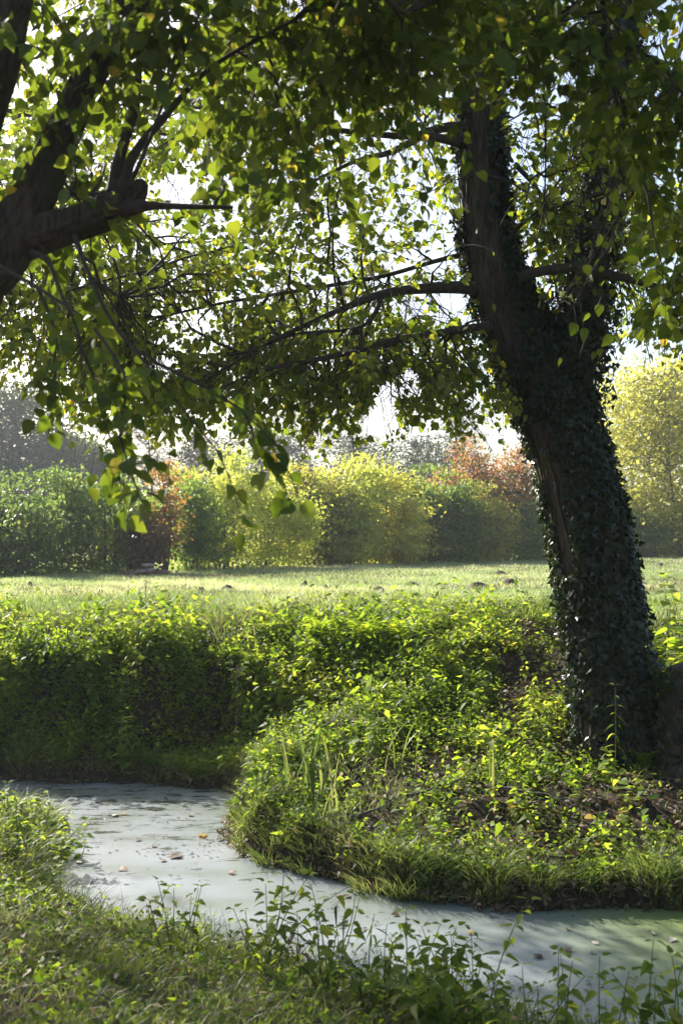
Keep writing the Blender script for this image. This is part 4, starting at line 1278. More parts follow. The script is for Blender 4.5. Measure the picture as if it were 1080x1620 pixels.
V, T, C = scatter(OVATE, Pl + np.array((0, 0, .02)) + rng.random((nl, 1)) * np.array((0, 0, .06)), rng.normal(0, 1, (nl, 3)) * np.array((1, 1, .35)), norm(np.array((0, 0, 1.)) + rng.normal(0, .4, (nl, 3))), .035 + .03 * rng.random(nl), rng.random(nl))
o = obj('near_bank_litter', V, T, M_LITTER, tint=C, kind='stuff')
tag(o, 'dry brown leaves caught in the grass of the near bank', 'leaf litter')

# specks floating on the pond
n = 17000
x = -5 + 10 * rng.random(n); y = 4.2 + 6.6 * rng.random(n)
k = (shore(x, y) < -.02) & (rng.random(n) < np.clip((fbm(x * .9, y * 1.8, 99) - .40) * 3.0 * np.where(y > 7.4, 1.6, .35), .02, 1))
Pd = np.stack([x, y, np.full(n, .006)], -1)[k]; nd = len(Pd)
V, T, C = scatter(OVATE, Pd, rng.normal(0, 1, (nd, 3)) * np.array((1, 1, .04)), norm(np.array((0, 0, 1.)) + rng.normal(0, .12, (nd, 3))), .012 + .035 * rng.random(nd) ** 2, rng.random(nd) * .9)
o = obj('pond_debris', V, T, M_LITTER, tint=C, kind='stuff')
tag(o, 'small dark bits of dead leaf floating on the duckweed', 'debris')
# grass hanging over the pond's edge
n = 110000
x = -4.6 + 9.4 * rng.random(n); y = 4.0 + 7.0 * rng.random(n)
d = shore(x, y)
k = (d > -.03) & (d < .20) & (fbm(x * 1.8, y * 1.8, 131) > .27)
x, y, d = x[k], y[k], d[k]
e = .03
gd = norm(np.stack([shore(x + e, y) - shore(x - e, y), shore(x, y + e) - shore(x, y - e), np.zeros(len(x))], -1))
Pe = np.stack([x, y, height(x, y, d) - .01], -1)
V, T, C = blades(Pe, .07 + .17 * rng.random(len(x)), np.full(len(x), .006), .6 + .8 * rng.random(len(x)), rng.random(len(x)), 3, lean=-gd * 1.1)
o = obj('shore_grass', V, T, M_GRASS, tint=C, kind='stuff')
tag(o, 'rough grass hanging over the edge of the pond', 'grass')


# ------------------------------------------------------------------ plants that stand out one by one
def stem_curve(b, top, n=9, sway=.06):
    b = np.asarray(b, float); top = np.asarray(top, float)
    h = np.linalg.norm(top - b)
    t = np.linspace(0, 1, n)[:, None]
    side = rng.normal(0, sway, 3) * np.array((1, 1, 0)) * h
    return b * (1 - t) + top * t + side * np.sin(t * np.pi) + np.array((0, 0, 1.)) * h * .05 * np.sin(t * np.pi)


def leafy_plant(name, label, cat_, b, top, size, pairs, tmpl, mat, group=None, stems=1, spread_=.12, droop=-.1, tmin=.2, as_objects=True, stem_mat=None, stem_r=.004):
    b = np.asarray(b, float)
    t = thing(name, label, cat_, b, group)
    Ps, Ds, Ns, Ss = [], [], [], []
    for s_ in range(stems):
        tp = np.asarray(top, float) + (rng.normal(0, spread_, 3) * np.array((1, 1, .45)) if s_ else 0)
        c = stem_curve(b + rng.normal(0, .02, 3) * np.array((1, 1, 0)), tp)
        V, T, C = tubes(c[None], np.array([stem_r]), np.array([stem_r * .35]), 5)
        obj('stem', V, T, stem_mat or M_STEM, t, b, tint=C)
        tt = np.linspace(tmin, 1, pairs)
        a0 = rng.random() * 3.14
        for i_, q_ in enumerate(tt):
            f = q_ * (len(c) - 1); a = min(int(f), len(c) - 2)
            p = c[a] + (c[a + 1] - c[a]) * (f - a)
            for m_ in range(2):
                an = a0 + i_ * 1.57 + m_ * 3.14 + rng.normal(0, .3)
                dh = np.array((math.cos(an), math.sin(an), droop + (.5 if q_ > .93 else 0) + rng.normal(0, .18)))
                Ps.append(p + dh * .012); Ds.append(dh); Ns.append(np.array((0, 0, 1.)) + rng.normal(0, .25, 3))
                Ss.append(size * (1.0 - .45 * q_ ** 3) * (.8 + .4 * rng.random()))
    P, D, N, S = np.array(Ps), np.array(Ds), np.array(Ns), np.array(Ss)
    if as_objects: leaf_objects(tmpl, mat, P, D, N, S, t, b)
    else:
        V, T, C = scatter(tmpl, P, D, N, S, rng.random(len(P)))
        obj('foliage', V, T, mat, t, b, tint=C)
    return t


def base_under(px, Y, dx=0):
    X = (px - 540) * Y / FPX + dx
    return np.array((X, Y, h1(X, Y) - .01))


# foreground, against the pond: pixel x and y of the tip, distance, leaf length, pairs, stems
FORE = [(275, 1405, 5.2, .065, 6, 2, NETTLE, 'leafy nettle on the near bank, furthest left of those seen against the pond'),
        (232, 1428, 5.3, .060, 5, 1, NETTLE, 'short nettle leaning left on the near bank beside the pale pond'),
        (420, 1398, 5.1, .070, 8, 2, NETTLE, 'tallest nettle against the pond, with its top bent to the right'),
        (388, 1440, 5.0, .062, 6, 2, NETTLE, 'bushy nettle at the left foot of the tallest one'),
        (498, 1425, 5.0, .075, 6, 1, NETTLE, 'single nettle with upright broad leaves right of the tallest one'),
        (532, 1470, 4.8, .060, 6, 2, NETTLE, 'yellowish nettle standing below the dark seed head'),
        (655, 1478, 4.7, .070, 7, 2, NETTLE, 'dark broad-leaved weed at the left of the thick clump by the pond'),
        (700, 1500, 4.6, .080, 7, 3, NETTLE, 'thick dark weed clump in the middle of the near edge'),
        (745, 1475, 4.6, .070, 8, 2, NETTLE, 'tall dark weed at the right of the thick clump'),
        (775, 1530, 4.4, .060, 6, 2, NETTLE, 'low weed trailing right from the thick clump'),
        (905, 1520, 4.3, .070, 7, 1, NETTLE, 'weed with arching broad leaves near the lower right'),
        (948, 1512, 4.3, .065, 6, 1, NETTLE, 'thin weed with upturned leaves beside the arching one'),
        (1062, 1512, 4.2, .080, 7, 2, NETTLE, 'leafy weed at the lower right edge of the view'),
        (1000, 1560, 4.1, .060, 5, 2, NETTLE, 'low weed between the arching one and the right edge'),
        (620, 1500, 4.7, .060, 6, 3, NETTLE, 'bushy weed at the left foot of the thick dark clump'),
        (672, 1525, 4.5, .065, 6, 3, NETTLE, 'leafy weed low in front of the thick dark clump'),
        (722, 1535, 4.4, .060, 6, 3, NETTLE, 'yellow-green weed low in front of the tall dark one'),
        (575, 1520, 4.7, .055, 5, 2, NETTLE, 'small pale weed between the seed heads and the thick clump'),
        (455, 1480, 4.9, .055, 5, 2, NETTLE, 'small nettle between the tallest one and the single upright one'),
        (330, 1450, 5.1, .055, 5, 2, NETTLE, 'low nettle between the left one and the tallest one'),
        (850, 1560, 4.2, .055, 5, 2, NETTLE, 'low sprawling weed left of the arching one'),
        (1035, 1545, 4.15, .065, 6, 2, NETTLE, 'weed with drooping leaves just left of the right edge')]
for px, py, Y, sz, prs, stm, tm, lab in FORE:
    tp = at(px, py, Y)
    b = base_under(px + rng.normal(0, 10), Y - .05)
    leafy_plant('nettle_plant', lab, 'plant', b, tp, sz * 1.3, prs, tm, M_NETTLE, None, stm + 2, .15, -.2)
for px, py, Y, lab in ((592, 1446, 4.9, 'willowherb with narrow drooping leaves standing against the pond'), (470, 1440, 4.9, 'withered willowherb with curled narrow leaves left of the broad nettle'), (612, 1462, 4.8, 'second narrow-leaved willowherb, leaning right over the pond')):
    leafy_plant('willowherb_plant', lab, 'plant', base_under(px, Y - .05), at(px, py, Y), .11, 9, WILLOW, M_NETTLE if 'withered' not in lab else M_LITTER, None, 1, .05, -.3, tmin=.35, stem_mat=M_STEM)

# the weedy spit at the left edge
SPIT = [(12, 1240, 8.6, 'highest leafy weed on the spit, against the foot of the dark bank'), (45, 1262, 8.4, 'second highest weed on the spit, right of the highest one'), (80, 1275, 8.2, 'weed on the spit reaching out over the far pond water'),
        (108, 1292, 8.1, 'weed at the outermost tip of the spit, over the pale water'), (25, 1285, 8.0, 'weed at the frame edge below the highest one of the spit'), (62, 1305, 7.8, 'weed in the very middle of the left spit'),
        (98, 1318, 7.7, 'weed on the spit just below the outermost tip'), (15, 1320, 7.5, 'rounded-leaved weed at the frame edge in the middle of the spit'), (48, 1345, 7.3, 'weed low on the spit, below its middle'),
        (88, 1350, 7.3, 'weed low on the spit beside the white floating leaf'), (30, 1375, 6.9, 'weed where the spit joins the near bank, closer to the frame edge'), (70, 1385, 6.9, 'weed where the spit joins the near bank, closer to the water'),
        (5, 1400, 6.6, 'lowest weed of the spit, cut by the frame edge'), (55, 1412, 6.5, 'lowest weed of the spit standing clear of the frame edge')]
for k, (px, py, Y, lab) in enumerate(SPIT):
    leafy_plant('weed_plant', lab, 'plant', base_under(px + rng.normal(0, 6), Y), at(px, py, Y), .075, 6, NETTLE if k % 3 else LIME, M_NETTLE, 'weeds on the spit', 3, .12, -.15)

# on the far bank
BANK = [(525, 1065, 11.2, .30, .065, 7, 2, NETTLE, 'pale nettle rising alone from the dark hollow of the bank'),
        (200, 1140, 10.9, .55, .085, 7, 4, NETTLE, 'broad bushy weed near the water in the shaded bank'),
        (352, 1190, 10.6, .25, .075, 4, 2, NETTLE, 'small bright weed at the foot of the shaded bank'),
        (190, 1128, 10.95, .5, .06, 6, 1, NETTLE, 'slender weed with a bright tip beside the bushy one'),
        (205, 1035, 11.7, .32, .10, 4, 1, OVATE, 'weed with one pale upright leaf high on the shaded bank'),
        (395, 1040, 11.6, .25, .085, 4, 3, NETTLE, 'bright yellow-green weed lit at the top of the shaded bank'),
        (357, 962, 12.2, .42, .07, 8, 2, NETTLE, 'tall nettle with pale tips standing on the bank crest'),
        (280, 985, 12.0, .35, .07, 6, 2, NETTLE, 'round-topped nettle on the bank crest left of the tall pale one'),
        (800, 1160, 9.6, .22, .075, 5, 2, NETTLE, 'broad-leaved weed in the sun left of the trunk'),
        (835, 1120, 9.9, .22, .07, 5, 2, LIME, 'weed with rounded leaves close to the left of the trunk'),
        (715, 1140, 9.7, .20, .07, 5, 3, NETTLE, 'sunlit weed in the middle of the right bank'),
        (662, 1085, 10.2, .22, .065, 5, 2, NETTLE, 'yellow-green weed above the strap-leaved plant'),
        (958, 1195, 9.0, .2, .075, 4, 2, LIME, 'bright weed with rounded leaves in front of the trunk foot'),
        (925, 1225, 8.8, .16, .07, 4, 2, NETTLE, 'low weed on the dark soil below the trunk'),
        (990, 1225, 8.7, .2, .07, 4, 2, LIME, 'pale green weed between trunk and stump'),
        (830, 1240, 8.5, .2, .07, 5, 2, NETTLE, 'sunlit weed at the edge of the trunk shadow'),
        (690, 1300, 8.0, .2, .07, 5, 2, NETTLE, 'pale weed above the grassy shore of the right bank'),
        (715, 1320, 7.8, .16, .06, 4, 2, NETTLE, 'low pale weed close to the shore tufts'),
        (455, 1150, 10.0, .3, .075, 6, 3, NETTLE, 'nettle at the dark left brink of the peninsula'),
        (415, 1185, 9.7, .3, .075, 6, 3, NETTLE, 'nettle overhanging the left brink of the peninsula'),
        (400, 1240, 9.3, .22, .07, 5, 2, NETTLE, 'weed low at the brink where peninsula meets the pond'),
        (590, 1150, 9.7, .22, .07, 5, 3, LIME, 'rounded sunlit weed on top of the peninsula'),
        (865, 1180, 9.3, .2, .06, 5, 3, LIME, 'yellow-green weed touching the left foot of the trunk'),
        (760, 1050, 10.8, .25, .07, 5, 3, NETTLE, 'lit nettle midway up the right bank'),
        (700, 1000, 11.6, .3, .07, 6, 3, NETTLE, 'nettle below the crest of the right bank'),
        (825, 985, 11.8, .3, .07, 6, 3, NETTLE, 'shaded nettle on the crest just left of the trunk')]
for px, py, Y, hgt, sz, prs, stm, tm, lab in BANK:
    hgt *= 1.25
    Y = on_ground(px, py + hgt * FPX / Y)
    b = base_under(px + rng.normal(0, 4), Y)
    tp = b + np.array((rng.normal(0, .03), rng.normal(0, .03), hgt))
    leafy_plant('nettle_plant' if tm is NETTLE else 'weed_plant', lab, 'plant', b, tp, sz * 1.25, prs, tm, M_NETTLE, None, stm, .09, -.1)
leafy_plant('willowherb_plant', 'willowherb with narrow leaves standing before the trunk foot', 'plant', base_under(975, 8.95), at(972, 1085, 8.95), .13, 7, WILLOW, M_NETTLE, None, 1, .05, -.15, tmin=.35)

# young lime shoots right of the trunk
for px, py, Y, lab in ((1052, 915, 11.0, 'tall leafy lime shoot right of the trunk, tips against the meadow'), (1072, 985, 10.6, 'broad-leaved lime shoot at the right edge beside the trunk'), (1035, 1010, 10.9, 'lime shoot half hidden by the trunk on its right'), (1065, 1050, 10.2, 'low lime shoot above the mossy stump')):
    b = base_under(px + 4, Y)
    leafy_plant('lime_shoot', lab, 'sapling', b, at(px, py, Y), .14, 11, LIME, M_NETTLE, None, 3, .14, -.1, tmin=.12, stem_r=.006)


# ferns: arching fronds of paired leaflets
def fern(b, n, length, lab, face=-1.57, fan=2.6):
    b = np.asarray(b, float)
    t = thing('fern', lab, 'fern', b)
    for i_ in range(n):
        a = face + fan * ((i_ + .5) / n - .5) + rng.normal(0, .12)
        L_ = length * (.8 + .35 * rng.random())
        s = np.linspace(0, 1, 22)
        hd = np.array((math.cos(a), math.sin(a), 0))
        c = b + hd * (L_ * (s * .18 + .42 * s ** 2))[:, None] + np.array((0, 0, 1.)) * (L_ * (1.05 * s - .38 * s ** 2.4))[:, None]
        V0, T0, C0 = tubes(c[None], np.array([.004]), np.array([.001]), 3)
        tg_ = norm(np.gradient(c, axis=0)); sd = norm(np.cross(tg_, np.array((0, 0, 1.)))); up = np.cross(sd, tg_)
        P, D, N, S = [], [], [], []
        for k_ in range(3, 22):
            w_ = math.sin(min(1, (1 - s[k_]) * 1.5 + .06) * 1.57) * min(1, s[k_] * 4)
            for sg in (1, -1):
                P.append(c[k_]); D.append(sd[k_] * sg + tg_[k_] * .45); N.append(up[k_] + rng.normal(0, .15, 3)); S.append(L_ * .26 * w_)
        V1_, T1_, C1_ = scatter(WILLOW, np.array(P), np.array(D), np.array(N), np.array(S), rng.random(len(P)))
        V1_ = V1_
        V, T, C = join((V0, T0, C0), (V1_, T1_, C1_))
        obj('frond', V, T, M_FERN, t, b, tint=C)


fern(base_under(580, on_ground(580, 1028)), 6, .52, 'bright green fern at the top of the bank above the dark hollow', -1.57, 3.6)
fern(base_under(497, on_ground(497, 1022)), 3, .50, 'fern with upright fronds left of the brightest fern', -1.2, 1.8)
fern(base_under(636, on_ground(636, 1025)), 4, .50, 'fern right of the brightest one with spreading fronds', -1.4, 3.4)
fern(base_under(400, on_ground(400, 1058)), 4, .30, 'small fern lying flat at the top of the shaded bank', -1.57, 3.0)
fern(base_under(1018, 9.1), 4, .34, 'small dark fern at the foot of the trunk near the stump', -1.57, 2.6)


# strap leaves: iris clump, reeds and the plant in the hollow
def strap_plant(name, lab, cat_, b, n, h0, h1_, w_, bend, spread_=.12, group=None):
    b = np.asarray(b, float)
    t = thing(name, lab, cat_, b, group)
    for i_ in range(n):
        a = rng.random() * 6.28; hh = h0 + (h1_ - h0) * rng.random(); bd = bend * (.3 + rng.random())
        o_ = b + np.array((rng.normal(0, spread_), rng.normal(0, spread_ * .6), 0)); o_[2] = h1(o_[0], o_[1]) - .02
        s = np.linspace(0, 1, 8)
        hd = np.array((math.cos(a), math.sin(a), 0)); sd = np.array((-hd[1], hd[0], 0))
        c = o_ + hd * (hh * bd * s ** 2)[:, None] + np.array((0, 0, 1.)) * (hh * (s - .5 * bd * s ** 2.4))[:, None]
        ww = w_ * np.minimum(1, (1 - s) * 3 + .02) * (.7 + .3 * np.minimum(1, s * 4)) / 2
        nrm = norm(np.cross(norm(np.gradient(c, axis=0)), sd))
        V = np.concatenate([c - sd * ww[:, None], c + nrm * (ww * .35)[:, None], c + sd * ww[:, None]])
        T = []
        for k_ in range(7):
            for q0 in (0, 8): T += [(q0 + k_, q0 + 8 + k_, q0 + 9 + k_), (q0 + k_, q0 + 9 + k_, q0 + 1 + k_)]
        obj('leaf', V, np.array(T), M_GRASS, t, b, tint=np.full(len(V), .3 * rng.random()), smooth=True)
    return t


strap_plant('iris_plant', 'clump of upright sword-shaped leaves on the peninsula beside the pond', 'plant', base_under(505, 8.3), 16, .45, .85, .022, .25, .11)
strap_plant('iris_plant', 'short clump of sword-shaped leaves at the water below the tall one', 'plant', base_under(520, 7.85), 9, .25, .5, .018, .4, .08)
strap_plant('reed_plant', 'few tall slanting reed blades on the lit slope right of the iris', 'plant', base_under(632, 8.9), 6, .45, .75, .014, .4, .12)
strap_plant('reed_plant', 'single pair of tall upright blades in the middle of the right bank', 'plant', base_under(780, 8.5), 3, .35, .55, .018, .08, .02)
strap_plant('dock_plant', 'plant with long arching strap leaves in the dark hollow of the bank', 'plant', base_under(575, on_ground(575, 1125)), 7, .35, .55, .05, 1.1, .05)
strap_plant('dock_plant', 'plant with pale upright strap leaves beside the arching one', 'plant', base_under(602, on_ground(602, 1115)), 4, .25, .38, .05, .3, .04)

# dead umbel on its dry stalk, and seed heads
def umbel(px, ptop, pbot, Y, lab, head=.07, n=9, mat=None, fuzzy=False):
    b = at(px, pbot, Y); b[2] = min(b[2], h1(b[0], Y)) - .02
    top = at(px + rng.normal(0, 4), ptop, Y)
    t = thing('dried_flower', lab, 'dried flower', b)
    c = stem_curve(b, top, 10, .03)
    V, T, C = tubes(c[None], np.array([.006 if head > .03 else .0018]), np.array([.003 if head > .03 else .001]), 5)
    obj('stem', V, T, mat or M_DRY, t, b)
    ends = top + np.stack([rng.normal(0, head * .5, n), rng.normal(0, head * .5, n), .02 + .03 * rng.random(n)], -1)
    s = np.linspace(0, 1, 4)[None, :, None]
    Cv = c[-2] * (1 - s) + ends[:, None] * s
    parts = [tubes(Cv, np.full(n, .0025), np.full(n, .0015), 3)]
    m_ = n * 14
    parts.append(scatter(OVATE, np.repeat(ends, 14, 0) + rng.normal(0, .010, (m_, 3)), rng.normal(0, 1, (m_, 3)), rng.normal(0, 1, (m_, 3)), np.full(m_, .014 if head > .03 else .007), rng.random(m_)))
    V, T, C = join(*parts)
    obj('flower_head', V, T, mat or M_DRY, t, b, tint=C)


umbel(371, 1062, 1155, 10.9, 'dead pinkish-brown flower stalk standing before the shaded bank')
umbel(233, 925, 985, 12.6, 'thin dry stalk on the bank crest at the left', .04, 5)
umbel(420, 898, 912, 24, 'dark dry stalk sticking up from the far meadow', .06, 5, M_TWIG)
umbel(528, 1446, 1560, 4.5, 'dark fuzzy seed head above the near bank, against the pond', .010, 6, M_TWIG)
umbel(548, 1475, 1560, 4.6, 'smaller dark seed head just right of the fuzzy one', .006, 3, M_TWIG)


# tussocks
def tussock(px, Y, n, h, lab, group, mat=M_GRASS, width=.007, rad=.13):
    b = base_under(px, Y)
    a = rng.random(n) * 6.28; r = rad * np.sqrt(rng.random(n))
    x = b[0] + np.cos(a) * r; y = b[1] + np.sin(a) * r
    P = np.stack([x, y, np.maximum(height(x, y), -.03) - .01], -1)
    lean = np.stack([np.cos(a), np.sin(a) - .3, np.zeros(n)], -1) * 1.2
    V, T, C = blades(P, h * (.5 + .7 * rng.random(n)), np.full(n, width), .5 + .7 * rng.random(n), rng.random(n), 4, lean=lean)
    t = thing('grass_tussock', lab, 'grass tussock', b, group)
    obj('blades', V, T, mat, t, b, tint=C, kind='stuff')


for px, Y, n, h, lab in ((590, 7.32, 260, .24, 'shaggy grass tussock on the shore, first right of the corner of the peninsula'), (640, 7.2, 300, .26, 'rounded grass tussock on the shore with dark soil to its right'), (690, 7.15, 200, .2, 'short grass tussock on the shore between two bigger ones'),
                        (775, 7.08, 360, .25, 'domed grass tussock with pale tips, in the middle of the right shore'), (850, 7.05, 240, .2, 'grass tussock on the shore right of the domed one'), (930, 7.08, 160, .16, 'thin grass tussock on the dark shore below the trunk'),
                        (1035, 7.05, 260, .28, 'grass tussock on the shore near the right edge'), (1075, 7.02, 260, .30, 'tall grass tussock on the shore cut by the right edge'), (400, 8.3, 280, .26, 'grass tussock at the tip of the peninsula'),
                        (430, 7.95, 260, .24, 'grass tussock on the front edge of the peninsula tip'), (490, 7.75, 240, .22, 'grass tussock at the water in front of the iris clump'), (395, 8.9, 240, .24, 'grass tussock on the left side of the peninsula'),
                        (440, 9.2, 320, .26, 'yellow-green grass tussock on the lit back of the peninsula'), (250, 10.55, 160, .3, 'dark grass tussock at the foot of the shaded bank'), (40, 10.75, 200, .4, 'dark hanging grass tussock at the left foot of the shaded bank')):
    tussock(px, Y, n, h, lab, 'grass tussocks along the shore')
tussock(415, 13.4, 500, .42, 'large soft grass tussock on the bank crest', 'grass tussocks on the bank crest', M_MEADOW, .008, .3)
tussock(250, 13.2, 300, .32, 'grass tussock on the bank crest at the left', 'grass tussocks on the bank crest', M_MEADOW, .008, .25)
tussock(330, 13.8, 300, .30, 'grass tussock behind the large soft one', 'grass tussocks on the bank crest', M_MEADOW, .008, .25)
tussock(120, 13.1, 300, .32, 'leftmost grass tussock on the bank crest', 'grass tussocks on the bank crest', M_MEADOW, .008, .25)


# molehills in the meadow
def molehill(px, py, wpx, hpx, lab):
    Y = (EYE - 1.46) * FPX / (py - HORIZON)
    Y = min(max(Y, 13.6), 34)
    b = np.array(((px - 540) * Y / FPX, Y, 0)); b[2] = h1(b[0], b[1]) - .03
    rr = wpx * Y / FPX / 2; hh = max(hpx * Y / FPX * .8, .10) + .05
    na, nr = 22, 8
    A, Q = np.meshgrid(np.arange(na) / na * 6.2832, np.linspace(1, 0, nr))
    bump = 1 + .5 * (fbm(np.cos(A) * 2 + Q * 5 + px, np.sin(A) * 2 + Q * 4, px) - .5)
    V = np.stack([np.cos(A) * Q * rr * bump, np.sin(A) * Q * rr * .8 * bump, hh * (1 - Q ** 1.6) * (.7 + .6 * fbm(np.cos(A) * Q * 4 + 5, np.sin(A) * Q * 4 + px, 3))], -1).reshape(-1, 3)
    i_ = np.arange(nr - 1)[:, None] * na; j_ = np.arange(na)[None, :]; jn = (j_ + 1) % na
    q_ = np.stack([i_ + j_, i_ + jn, i_ + na + jn, i_ + na + j_], -1).reshape(-1, 4)
    o_ = obj('molehill', V + b, np.concatenate([q_[:, [0, 1, 2]], q_[:, [0, 2, 3]]]), M_EARTH, None, b)
    tag(o_, lab, 'molehill', 'molehills in the meadow')


for a_ in ((48, 933, 16, 9, 'small dark molehill at the far left of the meadow'), (160, 945, 16, 8, 'molehill in the grass left of the dry stalk'), (318, 941, 26, 8, 'flat molehill behind the large soft tussock, to its left'), (360, 937, 40, 11, 'broad low molehill behind the large soft tussock'),
           (482, 930, 18, 9, 'dark small molehill left of the middle of the meadow'), (515, 935, 18, 10, 'dark molehill in the middle of the meadow'), (598, 940, 36, 14, 'grey-brown molehill nearest the bank, over the ferns'), (650, 932, 40, 8, 'long flat molehill between the grey-brown one and the highest one'),
           (755, 930, 44, 8, 'flat molehill beside the highest one'), (805, 927, 46, 12, 'highest of the brown molehills, close left of the trunk'), (790, 910, 30, 8, 'far molehill behind the highest one'), (1045, 893, 22, 6, 'molehill right of the trunk in the far meadow')):
    molehill(*a_)

# rubble by the hedge
b = np.array(((228 - 540) * 25.4 / FPX, 25.4, 0)); b[2] = h1(b[0], b[1])
rb = thing('rubble_heap', 'small heap of reddish rubble with a pale slab at the foot of the hedge', 'rubble', b)
M_RED = plain_mat('red_rubble', (.16, .07, .05), (.26, .13, .10), 10)
M_PALE = plain_mat('pale_slab', (.24, .20, .16), (.36, .32, .27), 10)


def chunk(sx, sy, sz, c, rot):
    P = np.array([(x_, y_, z_) for x_ in (-1, 1) for y_ in (-1, 1) for z_ in (-1, 1)], float) * np.array((sx, sy, sz)) / 2
    P *= 1 + .18 * rng.normal(0, 1, P.shape)
    cr, sr = math.cos(rot), math.sin(rot)
    P = np.stack([P[:, 0] * cr - P[:, 1] * sr, P[:, 0] * sr + P[:, 1] * cr, P[:, 2] + P[:, 0] * .12], -1) + c
    F = [(0, 1, 3), (0, 3, 2), (4, 6, 7), (4, 7, 5), (0, 4, 5), (0, 5, 1), (2, 3, 7), (2, 7, 6), (0, 2, 6), (0, 6, 4), (1, 5, 7), (1, 7, 3)]
    return P, np.array(F)


for k in range(7):
    P, F = chunk(.22, .16, .14, b + np.array((-.45 + .15 * k, rng.normal(0, .1), .06 + .05 * rng.random())), rng.random() * 3)
    obj('brick', P, F, M_RED, rb, b)
P, F = chunk(.40, .3, .06, b + np.array((.05, -.05, .18)), .3); obj('slab', P, F, M_PALE, rb, b)
P, F = chunk(.22, .2, .06, b + np.array((.08, -.02, .30)), .9); obj('slab', P, F, M_PALE, rb, b)


# mossy stump at the right edge
b = base_under(1085, 9.15)
st = thing('tree_stump', 'dark mossy stump half cut by the right edge, beside the ivy-clad trunk', 'stump', b)
V, T = limb([(*(b + np.array((0, 0, -.1))), .30), (*(b + np.array((0, 0, .12))), .27), (*(b + np.array((.01, 0, .40))), .25), (*(b + np.array((.03, .01, .66))), .24), (*(b + np.array((.05, .02, .80))), .20)], sides=40, rings=40, rough=.22, seed=401, ridge=.02, ridge_n=12,
            flare=lambda A, S: np.exp(-S / .2) * (.05 + .12 * np.maximum(0, np.cos(2.5 * A + 1)) ** 2))
obj('stump_wood', V, T, M_BARK_NEAR, st, b, smooth=True)
n = 420
a = rng.random(n) * 6.28; z = .05 + .8 * rng.random(n)
P = b + np.stack([np.cos(a) * (.29 + .03 * rng.random(n)), np.sin(a) * (.29 + .03 * rng.random(n)), z], -1)
V, T, C = blades(P, .10 + .14 * rng.random(n), np.full(n, .006), 1.2 + rng.random(n), rng.random(n), 4, lean=np.stack([np.cos(a), np.sin(a), np.zeros(n)], -1) * 3)
V[:, 2] -= 0
obj('moss_fringe', V, T, M_GRASS, st, b, tint=C, kind='stuff')
si = b + np.array((-.05, -.34, 0)); si[2] = h1(si[0], si[1])
sv = thing('ivy_plant', 'ivy with small dark leaves creeping over the mossy stump', 'ivy', si)
n = 800
a = rng.random(n) * 6.28; z = .02 + .82 * rng.random(n) ** 1.3
rd = np.stack([np.cos(a), np.sin(a), np.zeros(n)], -1)
P = b + rd * (.27 + .07 * rng.random((n, 1))) + np.array((0, 0, 1.)) * z[:, None]
V, T, C = scatter(IVY, P, np.array((0, 0, -1.)) + rng.normal(0, .5, (n, 3)), rd + rng.normal(0, .4, (n, 3)), .04 + .025 * rng.random(n), rng.random(n))
obj('foliage', V, T, M_IVY, sv, si, tint=C, kind='stuff')

# leaves afloat on the pond and lying on the bank
M_PALELEAF = plain_mat('bleached_leaf', (.36, .31, .24), (.50, .45, .37), 20)
FLOAT = [(318, 1321, .10, M_YELLOW, 'yellow-orange leaf floating alone on the pale pond'), (284, 1355, .09, M_LITTER, 'dark brown leaf floating below the yellow-orange one'), (190, 1376, .07, M_LITTER, 'small dark leaf floating close to the left spit'),
         (130, 1366, .055, M_PALELEAF, 'white leaf floating beside the left spit'), (345, 1331, .06, M_LITTER, 'brown leaf floating right of the yellow-orange one'), (372, 1383, .06, M_LITTER, 'dark leaf floating near the tip of the peninsula'),
         (240, 1340, .05, M_LITTER, 'small brown leaf floating left of the dark brown leaf, nearer the spit'), (215, 1330, .05, M_LITTER, 'small brown leaf floating between the spit and the middle of the pond'), (255, 1362, .05, M_LITTER, 'small brown leaf floating just left of and below the dark brown one'), (300, 1290, .06, M_LITTER, 'brown leaf floating in the far pond above the yellow-orange one'), (180, 1292, .06, M_PALELEAF, 'pale straw-coloured leaf floating in the far part of the pond'), (195, 1288, .05, M_YELLOW, 'small yellow leaf floating near the pale straw-coloured one'),
         (330, 1275, .05, M_LITTER, 'small brown leaf floating in the far pond close to the peninsula'), (262, 1265, .05, M_LITTER, 'small brown leaf floating near the foot of the shaded bank'), (150, 1270, .05, M_LITTER, 'small brown leaf floating off the tip of the spit'), (350, 1300, .05, M_LITTER, 'small brown leaf floating beside the left side of the peninsula'), (410, 1410, .05, M_LITTER, 'small brown leaf floating below the tip of the peninsula'), (545, 1421, .06, M_LITTER, 'brown leaf floating below the corner of the peninsula'), (630, 1448, .05, M_LITTER, 'small brown leaf floating below the first shore tussocks'),
         (845, 1512, .06, M_LITTER, 'brown leaf floating in the middle of the right pond arm'), (945, 1495, .045, M_PALELEAF, 'white leaf floating in the right arm of the pond'), (1062, 1486, .062, M_PALELEAF, 'large pale leaf floating on the green water at the right edge'), (1028, 1477, .04, M_PALELEAF, 'tiny white leaf floating left of the large pale one'),
         (740, 1476, .05, M_LITTER, 'small brown leaf floating above the tall dark weed'), (895, 1503, .05, M_LITTER, 'small brown leaf floating left of the white leaf in the right arm'), (898, 1473, .04, M_LITTER, 'tiny brown leaf floating near the right shore under the tussocks')]
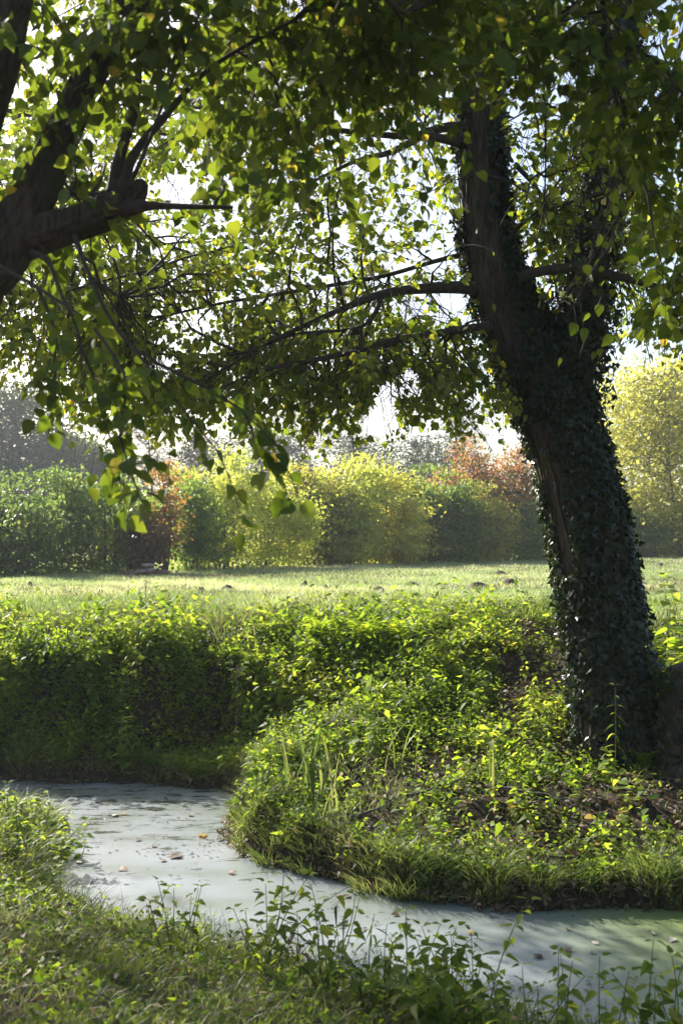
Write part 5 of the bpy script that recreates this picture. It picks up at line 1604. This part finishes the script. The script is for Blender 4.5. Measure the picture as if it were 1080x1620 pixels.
for px, py, sz, mt, lab in FLOAT:
    Y = EYE * FPX / (py - HORIZON); p = np.array(((px - 540) * Y / FPX, Y, .008))
    if shore(np.array([p[0]]), np.array([p[1]]))[0] > -.05: continue
    a = rng.random() * 6.28
    V, T, C = scatter(LIME, p[None] + 0, np.array([(math.cos(a), math.sin(a), .12)]), np.array([(rng.normal(0, .15), rng.normal(0, .15), 1.)]), np.array([sz]), np.array([rng.random()]))
    V[:, 2] = np.maximum(V[:, 2], .006)
    o_ = obj('fallen_leaf', V, T, mt, None, p, tint=C)
    tag(o_, lab or 'small brown leaf floating on the duckweed of the pond', 'leaf', 'leaves floating on the pond')
for px, Y, lab in ((725, 8.9, 'yellow leaf lying on the slope in the middle of the right bank'), (625, 7.6, 'yellow leaf lying on the dark shore of the right bank'), (705, 7.7, 'yellow leaf lying above the shore tufts'), (860, 10.1, 'yellow leaf lying left of the trunk'), (990, 8.0, 'yellow leaf lying on the dark soil at the right'),
                   (925, 7.9, 'yellow leaf lying on the dark slope below the trunk'), (900, 9.3, 'yellow leaf lying at the left foot of the trunk'), (812, 8.1, 'yellow leaf lying by the sunlit weed on the right bank')):
    p = base_under(px, Y); p[2] += .10
    a = rng.random() * 6.28
    V, T, C = scatter(LIME, p[None] + 0, np.array([(math.cos(a), math.sin(a), .05)]), np.array([(0, -.5, 1.)]), np.array([.075]), np.array([rng.random()]))
    o_ = obj('fallen_leaf', V, T, M_YELLOW, None, p, tint=C)
    tag(o_, lab, 'leaf', 'yellow leaves lying on the bank')

# sticks on the bank
for px, Y, ln, ang, lab in ((700, 8.5, .7, .6, 'grey stick lying across the lit slope of the right bank'), (850, 8.3, .6, -.4, 'thin dead stick on the dark slope below the trunk'), (960, 7.6, .5, .2, 'short stick on the dark shore under the trunk'), (590, 8.1, .5, .8, 'bent twig lying beside the iris clump'), (1000, 8.3, .55, -.8, 'stick leaning on the soil near the stump')):
    p = base_under(px, Y); n = 9
    s = np.linspace(-.5, .5, n)
    x = p[0] + np.cos(ang) * s * ln; y = p[1] + np.sin(ang) * s * ln
    c = np.stack([x, y + rng.normal(0, .01, n), height(x, y) + .05 + .03 * rng.random(n)], -1)
    V, T, C = tubes(c[None], np.array([.012]), np.array([.005]), 6)
    o_ = obj('stick', V, T, M_GREYBARK, None, p, tint=C)
    tag(o_, lab, 'stick', 'dead sticks on the bank')

# ------------------------------------------------------------------ the autumn air
m, N_, L_, out = new_mat('autumn_haze')
pv = N_.new('ShaderNodeVolumePrincipled')
pv.inputs['Color'].default_value = (.86, .92, 1.0, 1)
pv.inputs['Density'].default_value = HAZE
pv.inputs['Anisotropy'].default_value = .35
L_.new(pv.outputs[0], out.inputs['Volume'])
x0, x1, y0_, y1_, z0, z1 = gx[0] - 3, gx[-1] + 3, gy[0] - 3, gy[-1] + 3, -1.6, 19.0
V = np.array([(a_, b_, c_) for a_ in (x0, x1) for b_ in (y0_, y1_) for c_ in (z0, z1)], float)
F = np.array([(0, 1, 3), (0, 3, 2), (4, 6, 7), (4, 7, 5), (0, 4, 5), (0, 5, 1), (2, 3, 7), (2, 7, 6), (0, 2, 6), (0, 6, 4), (1, 5, 7), (1, 7, 3)])
hz = obj('haze', V, F, m, kind='stuff')
tag(hz, 'thin pale autumn haze filling the air over the meadow', 'haze')
